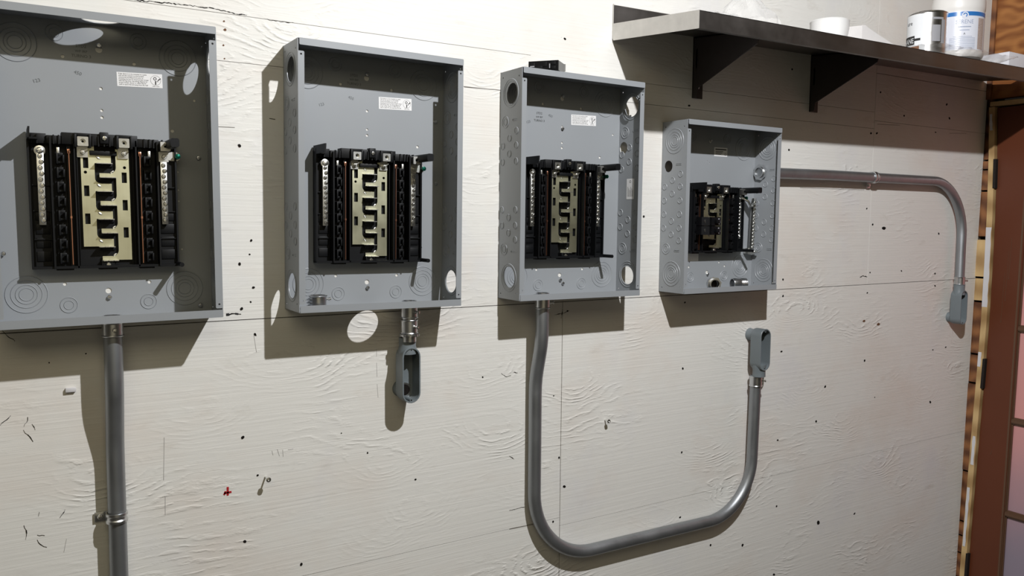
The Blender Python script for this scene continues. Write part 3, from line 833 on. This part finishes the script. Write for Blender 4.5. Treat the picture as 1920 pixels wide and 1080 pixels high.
RO = .0252
lc1 = load_center(-.5061, 1.3105, .5315, .0046, 'leftmost grey electrical panel, largest, cut by the picture edge, straight conduit below it',
    [(.0485, .478, RO, 0)], [(.0485, .478, RO, 0)], [(-.003, .043, .0175)], [(-.002, .045, .031)], kind='full', text=1, extra_screws=((.1583, .006, .0157), (-.1645, .006, .1221), (.1625, .004, .30)))
lc2 = load_center(0.0, 1.3116, .5325, -.0074, 'second grey electrical panel from the left, loose connector in its bottom left corner',
    [(.0500, .4785, RO, 0), (.0495, .0515, RO, 0)], [(.0485, .0505, RO, 0)], [(0.002, .045, .033), (.0755, .05, .0175)], [], text=1, extra_screws=((.1603, .004, .407), (.162, .004, .27)))
lc3 = load_center(.5135, 1.3116, .5308, -.0047, 'grey electrical panel with a black breaker on top and a U shaped conduit below',
    [(.0540, .4755, .0245, .03), (.0500, .0535, RO, 0)], [(.0490, .4765, RO, .0), (.0450, .0465, RO, 0)], [(-.0855, .05, .0175)], [], small_open_R=[(.0195, .375, .0155)], text=2, extra_screws=((-.0023, .004, .4131), (.0071, .004, .0297)))
lc4 = load_center(1.0257, 1.3069, .4559, -.0012, 'smallest grey electrical panel, under the shelf, two breakers and loose fittings inside',
    [], [], [], [], small_open_L=[(.0262, .337, .0155)], small_open_R=[(.0245, .3335, .0165)], text=0)
for lc in (lc1, lc2, lc3): interior(lc, .3305, .0955, -.1225, 8, True)
b4 = interior(lc4, .2905, .1065, -.092, 6, False)
# ground bar in the small panel
gb = MB(); gb.box(-.0055, .0055, -.030, -.020, .0, .155, None, .0005); gb.box(-.006, .020, -.022, -.019, -.008, .006, None, .0005); gb.box(-.008, .008, -.021, -.003, -.006, .010, None, .0005)
G = gb.build('ground_bar', M_alu, lc4); G.matrix_local = T(.181+.150, 0, .105) @ RY(.03)
for k in range(14):
    put('terminal_screw', TERM, G, None, T(0.001 if k % 2 else -.0005, -.030, .012+k*.0101) @ OUT @ Matrix.Diagonal((1, 1, 1.9, 1)))
sb = MB()
sb.lathe([(.005, 0), (.005, .003), (.0035, .005), (.0035, .012), (1e-5, .0125)], T(.016, -.022, .0) @ OUT, 14)
sb.build('mounting_screw', M_screw, G)
m = MB(); m.tube(arcpath([(.181+.108, -.019, .2615), (.181+.125, -.032, .2500), (.181+.139, -.030, .2330), (.181+.151, -.028, .245)], [.008, .008]), .0034, 10)
m.build('bonding_strap', M_alu, lc4)
m = MB(); m.prism(rrect(.036, .0655, .2435, .2955, .001, 1), WD-.0016, WD-.0018, lambda a, b, t: (t, -a, b)); lb = m.build('side_label', M_white_lab, lc3, False)
m = MB()
for k in range(6): m.box(WD-.00195, WD-.0019, -(.0405+k*.004), -(.0415+k*.004), .250, .275-(k % 3)*.004)
m.lathe([(.0024, 0), (.0034, 0)], T(WD-.0019, -.050, .288) @ RY(-PI/2), 16); m.build('label_print', M_ink, lb, False)

# ---------------------------------------------------------------- circuit breakers
def breaker(name, loc, rot, label, group=None):
    """origin at the back left foot; x length .076, y depth (towards -y) .060, z height .0245"""
    r = empty(name, loc, label, 'circuit breaker', group, rot)
    m = MB()
    prof = [(0, 0), (.076, 0), (.076, -.038), (.058, -.046), (.050, -.046), (.050, -.058), (.020, -.058), (.020, -.050), (.0, -.040)]
    m.prism(prof, .0006, .0239, lambda a, b, t: (a, b, t)); m.build('case', M_black2, r, False)
    m = MB(); m.box(.030, .042, -.068, -.056, .007, .0175, None, .001); m.build('toggle', M_black2, r)
    m = MB(); m.cyl(.0048, 0, .002, T(.010, -.0432, .0122) @ OUT @ RX(0), 14); m.build('terminal_screw', M_screw, r)
    m = MB(); vs, fs = text_mb('15', .010); m.add(vs, fs, T(.0520, -.0502, .0085) @ OUT @ T(-.009, 0, .0085)); m.box(.044, .0485, -.0583, -.0581, .004, .0205)
    m.build('print', M_gray_txt, r, False)
    return r
X4, Z4 = 1.0257, 1.3069
for i, v in enumerate((.1795, .1545)):
    breaker('circuit_breaker', (X4+.181-.078, -.012, Z4+v), (0, 0, 0), ('upper' if i == 0 else 'lower')+' of the two black breakers plugged into the smallest panel', 'breakers plugged into the small panel')
# breaker lying on the third panel, its face turned to the left
r = empty('circuit_breaker', (.5714, -.0348, 1.8449), 'black single pole breaker lying loose on top of the third panel', 'circuit breaker', None, (0, 0, math.atan2(-.054, .0445)))
m = MB(); m.prism([(0, 0), (.072, 0), (.072, .050), (.062, .060), (.048, .056), (.0, .050)], .0004, .0236, lambda a, b, t: (a, b, t)); m.build('case', M_black2, r, False)
m = MB(); m.box(.0721, .0727, .004, .052, .001, .023); m.box(.0721, .0755, .050, .054, .006, .023); m.build('side_plate', M_grayplastic, r, False)
m = MB()
for (a, b, c, d) in ((.004, .016, .006, .020), (.022, .034, .003, .012), (.036, .045, .010, .021), (.049, .054, .004, .018), (.056, .066, .013, .021), (.056, .066, .003, .011)):
    m.box(a, b, -.0015, 0.0005, c, d, None, .0008)
m.build('front_relief', M_black, r)
m = MB(); m.box(.0045, .015, -.0019, -.0014, .010, .0125); m.box(.051, .053, -.0019, -.0014, .006, .016); m.build('print', M_gray_txt, r, False)

# ---------------------------------------------------------------- conduit pieces
RP = .0159
def connector(parent, M, length=.030, screw_ang=0.0, name='connector', nut=None):
    """set-screw connector, local +Z along the pipe"""
    m = MB(); q = RP+.0022; m.lathe([(RP, 0), (q+.001, 0), (q+.0018, .0012), (q+.001, .0028), (q, .0032), (q, length-.0032), (q+.001, length-.0028), (q+.0018, length-.0012), (q+.001, length), (RP, length)], M, 32)
    m.build(name, M_zinc, parent)
    m = MB(); m.lathe([(.0036, 0), (.0036, .004), (.0022, .0045), (.0022, .009), (.0036, .0095), (.0036, .0120), (.0012, .0125), (1e-5, .011)], M @ RZ(screw_ang) @ T(.0175, 0, length*.5) @ RY(PI/2), 14)
    m.build('set_screw', M_screw, parent)
def locknut(parent, M, name='locknut'):
    m = MB()
    n = 40; ro = [(.0215+(.0018 if (i % 5) in (1, 2) else 0)) for i in range(n)]
    outer = [(ro[i]*math.cos(2*PI*i/n), ro[i]*math.sin(2*PI*i/n)) for i in range(n)]
    m.prism(outer, 0, .0032, lambda a, b, t: M @ Vector((a, b, t)), [circ(0, 0, .0158, 28)])
    m.lathe([(.0135, -.004), (.0160, -.004), (.0165, -.001), (.0160, .002), (.0165, .004), (.0160, .0075), (.0135, .0075), (.0135, -.004)], M, 28)
    m.build(name, M_zinc, parent)

# conduit 1
c1 = empty('electrical_conduit', (-.327, -.043, 1.30), 'straight steel conduit dropping from the leftmost panel down the wall', 'conduit')
P = arcpath([(0, 0, .004), (0, 0, -.115), (.000, .0235, -.225), (-.001, .0235, -1.40)], [.25, .25])
m = MB(); m.tube(P, RP, 32); m.build('pipe', M_emt, c1)
connector(c1, T(0, 0, -.018), .026, -PI/2+.05); locknut(c1, T(0, 0, .0125))
# conduit 2 stub
c2 = empty('conduit_nipple', (.2575, -.05, 1.309), 'short double connector hanging between the second panel and the grey fitting', 'conduit')
connector(c2, T(0, 0, -.026), .028, -PI/2+.35); connector(c2, T(0, 0, -.060), .031, -PI/2+.25)
m = MB(); m.tube([(0, 0, .003), (0, 0, -.078)], .0152, 28); m.lathe([(.014, -.066), (.0205, -.066), (.021, -.064), (.0205, -.061), (.014, -.061)], None, 28)
for k in range(10): m.box(.019, .0222, -.002, .002, -.066, -.061, RZ(k*PI/5))
m.build('pipe', M_zinc, c2); locknut(c2, T(0, 0, .0045))
# U conduit
cu_ = empty('electrical_conduit', (.6085, -.05, 1.31), 'U shaped steel conduit looping from the third panel up to a fitting', 'conduit')
def rel(p, o): return (p[0]-o[0], p[1]-o[1], p[2]-o[2])
O = (.6085, -.05, 1.31)
W_ = [(.6085, -.05, 1.313), (.6085, -.05, 1.205), (.6095, -.022, 1.105), (.6105, -.022, .6385), (1.3905, -.0225, .627), (1.3905, -.030, 1.045)]
P = arcpath(W_, [.22, .22, .185, .165])
m = MB(); m.tube([rel(p, O) for p in P], RP+.0003, 32); m.build('pipe', M_emt, cu_)
connector(cu_, T(0, 0, -.024), .028, -.25); locknut(cu_, T(0, 0, .0065)); connector(cu_, T(1.3905-O[0], .020, 1.013-O[2]), .030, -.55)
# right conduit
O = (1.3877, -.026, 1.6415)
c4 = empty('electrical_conduit', O, 'steel conduit running right from the smallest panel and bending down near the door', 'conduit')
W_ = [(1.380, -.026, 1.6412), (1.70, -.024, 1.6450), (2.4535, -.024, 1.6455), (2.4440, -.032, 1.262)]
P = arcpath(W_, [3.0, .185])
m = MB(); m.tube([rel(p, O) for p in P], RP, 32); m.build('pipe', M_emt, c4)
connector(c4, T(2.4445-O[0], -.006, 1.278-O[2]), .028, -.5)
locknut(c4, T(-.0045, 0, 0) @ RY(-PI/2))
connector(c4, T(.003, 0, 0) @ RY(PI/2), .022, PI/2)

# LB conduit bodies
def conduit_body(x, z, up, label, screw_l=False, d=.020):
    """opening towards the room; pipe hub on one end (up=True: at the top), wall hub near the other"""
    r = empty('elbow_fitting', (x, -d, z), label, 'conduit fitting', 'grey conduit bodies screwed to the wall')
    s = 1 if up else -1
    HW, HL = .0215, .0615
    def stad(w, l, n=10):
        out = []
        for i in range(n+1): a = PI*i/n; out.append((w*math.cos(a), (l-w)+w*math.sin(a)))
        for i in range(n+1): a = PI+PI*i/n; out.append((w*math.cos(a), -(l-w)+w*math.sin(a)))
        return out
    O_, I_ = stad(HW, HL), stad(HW-.0030, HL-.0030)
    n = len(O_); m = MB()
    rings = [(stad(HW-.006, HL-.006), .0), (stad(HW-.0018, HL-.0018), -.002), (O_, -.007), (O_, -.0385), (stad(HW+.0004, HL+.0004), -.041), (stad(HW-.0004, HL-.0004), -.042), (I_, -.0418), (I_, -.006), (stad(HW-.008, HL-.008), -.0035)]
    vs = []; fs = []
    for poly, d in rings: vs += [(a, d, b) for a, b in poly]
    for j in range(len(rings)-1):
        for i in range(n):
            i2 = (i+1) % n; fs.append((j*n+i, j*n+i2, (j+1)*n+i2, (j+1)*n+i))
    fs.append(tuple(range(n))); fs.append(tuple((len(rings)-1)*n+i for i in range(n)))
    m.add(vs, fs)
    # hub towards the pipe
    m.lathe([(.0205, .0), (.0200, .012), (.0184, .018), (.0190, .036), (.0150, .036), (.0150, .010)], T(0, -.0205, s*(HL-.016)) @ (Matrix.Identity(4) if up else RX(PI)), 28)
    # hub into the wall
    m.lathe([(.0190, .0), (.0178, .004), (.0178, .0195)], T(0, .0195, -s*(HL-.0225)) @ OUT, 28)
    for q in (-1, 1):
        m.cyl(.0038, .0, .036, T(0, -.004, q*(HL-.0062)) @ OUT, 12); 
    m.build('body', M_cast, r)
    m = MB(); m.lathe([(.0165, 0), (.0165, .0006), (.0125, .0006)], T(0, -.0040, -s*(HL-.0225)) @ OUT, 28); m.build('hub_lip', M_zinc, r)
    m = MB(); m.lathe([(1e-5, .0009), (.0125, .0009)], T(0, -.0040, -s*(HL-.0225)) @ OUT, 28); m.build('dark_bore_disc', M_hole, r)
    m = MB()
    for q in (-1, 1): m.cyl(.0016, 0, .0004, T(0, -.0402, q*(HL-.0062)) @ OUT, 10)
    m.build('screw_hole', M_hole, r)
    if screw_l:
        m = MB(); m.lathe([(.0170, 0), (.0215, .001), (.0215, .004), (.017, .005)], T(0, .0185, -s*(HL-.0225)) @ OUT, 24); m.build('locknut', M_zinc, r)
    return r
conduit_body(.2575, 1.1575, True, 'grey open conduit fitting hanging below the second panel')
conduit_body(1.3905, 1.1250, False, 'grey conduit fitting at the top end of the U shaped conduit')
conduit_body(2.4410, 1.1960, True, 'grey conduit fitting at far right under the bent conduit beside the door', True, .0135)

# pipe straps
def strap(loc, along_z, label):
    r = empty('pipe_strap', loc, label, 'pipe strap', 'one hole straps over the conduits')
    m = MB(); A = Matrix.Identity(4) if along_z else RY(PI/2)
    prof = [(RP+.0004, -.0095), (RP+.0030, -.0090), (RP+.0034, -.0045), (RP+.0016, -.0020), (RP+.0016, .0020), (RP+.0034, .0045), (RP+.0030, .0090), (RP+.0004, .0095)]
    if along_z: m.lathe(prof, None, 28)
    else: m.lathe(prof, RY(PI/2), 28)
    m.build('band', M_zinc, r)
    m = MB()
    if along_z: m.box(-.036, -.012, .0155, .0185, -.009, .009, None, .001)
    else: m.box(-.009, .009, .0155, .0185, -.034, -.010, None, .001)
    m.build('foot', M_zinc, r)
    put('screw', SCREW, r, None, (T(-.0265, .0155, 0) if along_z else T(0, .0155, -.025)) @ OUT @ Matrix.Diagonal((1.2, 1.2, 1.4, 1)))
    return r
strap((-.328, -.021, .9385), True, 'shiny strap holding the leftmost vertical conduit to the wall')
strap((1.921, -.024, 1.6455), False, 'shiny strap holding the horizontal conduit at upper right')

# loose fittings inside the panels
lf = empty('conduit_coupling', (.0490, -.062, 1.3132), 'loose round connector standing in the bottom left corner of the second panel', 'conduit fitting')
m = MB(); m.lathe([(.0148, .001), (.0182, .001), (.0190, .002), (.0182, .0038), (.0172, .0042), (.0172, .0262), (.0185, .027), (.0196, .0282), (.0185, .0295), (.0148, .0295), (.0148, .001)], None, 32); m.build('shell', M_zinc, lf)
m = MB(); m.lathe([(.0030, 0), (.0030, .004), (.0018, .0045), (.0018, .007), (.0034, .0075), (.0034, .0115), (.001, .012), (1e-5, .011)], RZ(.12) @ T(.0165, 0, .020) @ RY(PI/2), 14); m.build('set_screw', M_screw, lf)
m = MB()
for k in range(3): m.lathe([(.014, .006+k*.0065), (.0166, .0065+k*.0065), (.0166, .009+k*.0065), (.014, .0095+k*.0065)], T(-.005, .004, 0), 24)
m.build('thread', M_zinc, lf)
A = T(1.1670, -.066, 1.3268) @ RZ(-.50) @ RX(PI/2-.02)
lf = empty('conduit_coupling', (1.167, -.066, 1.3084), 'loose ring shaped connector, open end forward, in the bottom of the smallest panel', 'conduit fitting')
Mi = Matrix.Translation((-1.167, .066, -1.3084)) @ A
m = MB(); m.lathe([(.0140, -.014), (.0172, -.014), (.0172, .008), (.0150, .008), (.0150, .016), (.0122, .016), (.0122, -.0138)], Mi, 32); m.build('shell', M_zinc, lf)
m = MB(); m.lathe([(1e-5, -.006), (.0121, -.006)], Mi, 24); m.build('dark_bore_disc', M_hole, lf)  # dark disc across the tube, shade of the bore put in as colour
locknut(lf, Mi @ T(0, 0, .004) @ Matrix.Diagonal((.84, .84, 1, 1)))
lf = empty('conduit_coupling', (1.272, -.060, 1.3084), 'loose ribbed coupling lying on its side in the bottom of the smallest panel', 'conduit fitting')
m = MB(); m.lathe([(.0128, -.021), (.0150, -.021), (.0154, -.020), (.0154, -.004), (.0146, -.003), (.0146, .002)]+[(.0146 if k % 2 else .0154, .002+k*.0022) for k in range(8)]+[(.0155, .021), (.0128, .021), (.0128, -.021)], T(0, 0, .0156) @ RZ(-.28) @ RY(PI/2), 32); m.build('shell', M_zinc, lf)
# loose locknut hooked on the right side of the third panel
lf = empty('conduit_locknut', (.8745, -.074, 1.799), 'small bright locknut stuck in the upper right knockout of the third panel', 'conduit fitting')
m = MB(); m.lathe([(.0225, -.0012), (.0270, -.0012), (.0270, .0012), (.0225, .0012), (.0225, -.0012)], T(-.0035, .025, -.012) @ RY(PI/2+.06) , 28, -.2, 1.3); m.build('ring', M_zinc, lf)

# screws standing out of the wall
def wall_screw(px, py, label, L=.022):
    x, z = wp(px, py, -.018)
    r = empty('wood_screw', (x, 0, z), label, 'screw')
    m = MB(); m.cyl(.0018, 0, L, OUT, 10); m.lathe([(.0018, L), (.0052, L), (.0050, L+.0035), (.002, L+.004), (1e-5, L+.002)], OUT, 14); m.build('shank', M_screw, r)
wall_screw(502, 898, 'silver screw standing out of the wall at lower left, casting a long shadow')
wall_screw(1142, 790, 'small screw in the wall inside the loop of the U shaped conduit', .014)
m = MB(); x, z = wp(127, 731); m.box(-.004, .013, -.006, 0, -.004, .004, None, .001); o = m.build('wall_anchor', M_whitepaint, None); o.location = (x, 0, z)
tag(o, 'white plastic wall anchor stub left of the leftmost vertical conduit', 'wall anchor')

# ---------------------------------------------------------------- shelf
def zs(x, y): return 1.9975+.0131*(x-.8475)+.094*y
SX0, SX1, SD = .8475, 2.583, .3082
sh = empty('wall_shelf', (SX0, 0, 1.9575), 'long stainless steel shelf on two dark triangular brackets at upper right', 'shelf')
def sp(x, y, dz): return (x-SX0, y, zs(x, y)+dz-1.9575)
def shear_prism(m, prof, x0, x1):
    """profile in (y, dz) swept along the shelf"""
    n = len(prof); vs = [sp(x0, y, d) for y, d in prof]+[sp(x1, y, d) for y, d in prof]
    fs = [tuple(range(n)), tuple(range(2*n-1, n-1, -1))]+[(i, (i+1) % n, (i+1) % n+n, i+n) for i in range(n)]
    m.add(vs, fs)
m = MB(); t = .0014
shear_prism(m, [(-.001, 0), (-SD, 0), (-SD, -t), (-.001, -t)], SX0, SX1)
shear_prism(m, [(-SD, 0), (-SD, -.0385), (-SD+t, -.0385), (-SD+t, -t)], SX0, SX1)
shear_prism(m, [(-SD, -.0385), (-SD, -.0400), (-SD+.016, -.0400), (-SD+.016, -.0385)], SX0, SX1)
shear_prism(m, [(-.0005, -.0), (-.0005, .046), (-.002, .046), (-.002, -.0)], SX0, SX1)
shear_prism(m, [(-.002, .046), (-.0005, .048), (-.0002, .046), (-.0002, .044)], SX0, SX1)
m.build('shelf_top', M_steel, sh, False)
m = MB()
pr = [(-.006, -.0415), (-.0015, -.0365), (-.001, .0005), (-SD, .0005), (-SD, -.0395), (-SD+.006, -.040)]
n = len(pr); vs = [sp(SX0-.0006, y, d) for y, d in pr]+[sp(SX0+.0008, y, d) for y, d in pr]
m.add(vs, [tuple(range(n)), tuple(range(2*n-1, n-1, -1))]+[(i, (i+1) % n, (i+1) % n+n, i+n) for i in range(n)])
m.box(-.0006, .0004, -.0045, -.001, .04, .089)
tag(m.build('shelf_end', M_steel_end, sh, False), 'scuffed pale end plate')
def bracket(x, zt):
    z0 = 1.8355
    m = MB()
    fn = lambda a, b, t: (t-SX0, -a, b-1.9575)
    zq = lambda d: zs(x, -d)-.002
    tri = [(.001, z0), (.018, z0), (.022, z0+.025), (.225, zq(.23)-.034), (.235, zq(.235)), (.001, zq(0))]
    m.prism(tri, x, x+.0025, fn)
    m.prism([(.0005, z0), (.003, z0), (.003, zq(0)), (.0005, zq(0))], x, x+.037, fn)
    m.prism([(.002, zq(0)-.003), (.235, zq(.235)-.003), (.235, zq(.235)), (.002, zq(0))], x, x+.034, fn)
    m.box(x-SX0, x-SX0+.001, -.0175, -.012, 1.915-1.9575, 1.965-1.9575)
    m.build('bracket', M_brkt, sh, False)
    for z in (1.865, 1.94):
        put('screw', SCREW_D, sh, None, T(x+.020-SX0, -.003, z-1.9575) @ OUT)
bracket(1.1297, 0); bracket(1.6200, 0)

# ---------------------------------------------------------------- things on the shelf
def wrap(mb, body, size, r, ang, z, align='CENTER', sx=1.0):
    """print wrapped on an upright cylinder; ang = direction of the centre of the text"""
    vs, fs = text_mb(body, size, align)
    mb.add([(r*math.cos(ang+v.x*sx/r), r*math.sin(ang+v.x*sx/r), z+v.y) for v in vs], fs)
def arcp(mb, r, a0, a1, z0, z1): mb.lathe([(r, z0), (r, z1)], None, max(4, int((a1-a0)*10)), a0, a1)
# paint can
cx, cy = 1.875, -.210; zc = zs(cx, cy)+.004
toc = math.atan2(-1.667-cy, -.489-cx)     # towards where the photograph was taken from
can = empty('paint_can', (cx, cy, zc), 'paint can with white and brown label on the shelf beside the white jug', 'paint can')
m = MB(); m.lathe([(1e-5, .001), (.0525, .001), (.0545, .0), (.0550, .0025), (.0538, .004), (.0538, .118), (.0550, .1195), (.0556, .122), (.0545, .1235), (.0520, .1225), (.0505, .118), (.043, .118), (.041, .121), (1e-5, .121)], None, 48); m.build('can_body', M_canmetal, can)
m = MB(); arcp(m, .0541, toc-1.75, toc-.05, .006, .1165); m.build('can_label', M_canwhite, can)
m = MB(); arcp(m, .0543, toc-1.75, toc-.62, .030, .0555); m.mi = 1; arcp(m, .0545, toc-1.75, toc-.62, .052, .0555); arcp(m, .0545, toc-1.75, toc-.66, .030, .033); m.build('label_band', [M_ink, M_ink], can)
m = MB(); arcp(m, .05425, toc-1.75, toc-.35, .006, .0245); m.build('label_base', M_canbrown, can)
m = MB(); vs, fs = text_mb('URETHANE', .021, 'RIGHT')
aa = toc-.66; m.add([(.05455*math.cos(aa+v.x*.8/.0545), .05455*math.sin(aa+v.x*.8/.0545), .0350+v.y) for v in vs], fs); m.build('label_text', M_canwhite, can, False)
m = MB(); arcp(m, .0544, toc-.62, toc-.30, .040, .047); wrap(m, 'ure', .017, .0546, toc-1.0, .088, 'CENTER'); m.build('label_print', M_ink, can, False)
m = MB(); arcp(m, .0543, toc+.25, toc+.72, .035, .082); arcp(m, .0543, toc+.25, toc+.9, .098, .104); arcp(m, .0543, toc+.78, toc+1.05, .03, .098); m.build('side_print', M_gray_txt, can, False)
# white gallon jug
cx, cy = 2.027, -.2145; zc = zs(cx, cy)+.004
toc = math.atan2(-1.667-cy, -.489-cx)
jug = empty('plastic_jug', (cx, cy, zc), 'white jug with a blue striped label on the shelf beside the paint can', 'jug')
m = MB(); m.lathe([(1e-5, .004), (.060, .0), (.070, .003), (.0742, .010), (.0742, .016), (.0728, .020), (.0728, .140), (.0742, .144), (.0748, .152), (.0745, .170), (.070, .192), (.058, .218), (.040, .240), (.024, .252), (.019, .256), (.019, .270), (1e-5, .270)], None, 56); m.build('jug_body', M_hdpe, jug)
m = MB(); m.tube(arcpath([(.03, 0, .245), (.06, 0, .262), (.074, 0, .235), (.071, 0, .185)], [.015, .02]), .010, 14)
m.build('handle', M_hdpe, jug)
m = MB(); m.cyl(.0205, .258, .282, None, 28, .002); m.build('cap', M_bowl, jug)
m = MB(); arcp(m, .0732, toc-1.9, toc+1.6, .022, .136); m.build('jug_label', M_jlabel, jug)
m = MB(); arcp(m, .0734, toc-1.9, toc+1.6, .1215, .1335); m.build('label_stripe', M_jblue, jug)
m = MB(); arcp(m, .0734, toc+.85, toc+1.22, .024, .116); m.build('label_side_print', M_jbrown, jug)
m = MB(); wrap(m, 'SERENE', .0165, .0736, toc+.27, .0985, 'CENTER', .92)
arcp(m, .0736, toc+.02, toc+.52, .0880, .0905); arcp(m, .0736, toc+.08, toc+.46, .0785, .0805)
for k in range(9):
    w = .50 if k else .36; arcp(m, .0736, toc+.22-w, toc+.22+w, .060-k*.0042, .0612-k*.0042)
m.build('label_text', M_jtext, jug, False)
m = MB(); wrap(m, 'A', .0085, .0737, toc+.27, .066); m.build('label_mark', M_ink, jug, False)
m = MB(); Mb = RZ(toc+.27) @ T(.0737, 0, .1235) @ RY(PI/2); m.lathe([(1e-5, .0003), (.0095, .0)], Mb, 20); o = m.build('label_badge', M_jlabel, jug)
m = MB(); m.lathe([(.0035, .0008), (.0062, .0008)], Mb, 18, .3, 4.6); m.build('badge_print', M_jblue, jug)
# shallow white bowl and leaning white lid
bx, by = 1.432, -.205
bo = empty('plastic_bowl', (bx, by, zs(bx, by)+.003), 'shallow white plastic container on the middle of the shelf', 'container')
m = MB(); m.lathe([(1e-5, 0), (.040, 0), (.046, .006), (.050, .028), (.0505, .046), (.0515, .050), (.0475, .053), (.030, .056), (1e-5, .057)], None, 40); m.build('bowl_body', M_bowl, bo)
m = MB(); m.cyl(.003, .0, .008, T(.047, .006, .052), 12, .001); m.build('tab', M_bowl, bo)
pp = empty('white_paper', (1.492, -.205, zs(1.492, -.205)+.003), 'white folded paper sloping down to the right beside the white container', 'paper')
m = MB()
w0 = [(0, 0), (0, .044), (.012, .046), (.030, .039), (.075, .026), (.125, .0125), (.168, .002), (.168, 0)]
for (ya, yb, k) in ((-.058, -.0565, 1.0), (-.0565, .02, .98)):
    n = len(w0); vs = [(x, ya, z*k+.013*x+.094*ya) for x, z in w0]+[(x, yb, z*k+.013*x+.094*yb) for x, z in w0]
    m.add(vs, [tuple(range(n)), tuple(range(2*n-1, n-1, -1))]+[(i, (i+1) % n, (i+1) % n+n, i+n) for i in range(n)])
m.build('sheet', M_paper, pp, False)
# white carton at the right end
bx, by = 2.245, -.262
wb = empty('white_box', (bx, by, zs(bx, by)+.0025), 'low white carton at the right end of the shelf', 'box')
m = MB()
pr = [(0, 0), (.30, 0), (.30, .075), (0, .075)]
m.box(0, .30, 0, .085, .003, .050, None, .0012); o = m.build('carton', M_cardwhite, wb); 
m = MB(); m.box(.001, .299, .001, .084, .0501, .0512, None, .0004); m.build('lid', M_cardwhite, wb)
# crumpled clear bags
def film(name, label, loc, sx, sy, hfun, seed, nx=34, ny=20, th=.0004):
    r = empty(name, loc, label, 'plastic bag')
    m = MB(); vs = []
    for i in range(nx+1):
        for j in range(ny+1):
            u, v = i/nx, j/ny
            q = Vector((u*6+seed, v*5, seed*1.7))
            w_ = 1.0 if name != 'plastic_bag' or sx < .3 else min(1, max(0, (max(abs(u-.5), abs(v-.5))*2-.70)/.2)); z = hfun(u, v)+w_*(.006*noise.noise(q*1.3)+.005*abs(noise.noise(q*3.1)))
            x = (u-.5)*sx+.012*noise.noise(q*1.7+Vector((3, 1, 0))); y = (v-.5)*sy+.012*noise.noise(q*1.9+Vector((7, 0, 2)))
            vs.append((x, y, max(z, 0)+.0131*x+.094*y))
    m.add(vs, [(i*(ny+1)+j, (i+1)*(ny+1)+j, (i+1)*(ny+1)+j+1, i*(ny+1)+j+1) for i in range(nx) for j in range(ny)])
    m.build('film', M_film, r); return r
def bag_h(u, v): return (.012+.062*math.exp(-((u-.80)/.17)**2))*math.sin(PI*min(1, max(0, v)))**.6*(1 if u > .02 else 0)+.004
film('plastic_bag', 'crumpled clear plastic bag lying on the left end of the shelf', (1.045, -.19, zs(1.045, -.19)+.002), .24, .16, bag_h, 2.0)
def skirt(u, v):
    e = max(abs(u-.5), abs(v-.5))*2
    return .0006+.024*max(0, (e-.72)/.28)
film('plastic_bag', 'flattened clear plastic bag under the paint can and the jug', (1.985, -.205, zs(1.985, -.205)+.0016), .42, .215, skirt, 5.0, 44, 24)
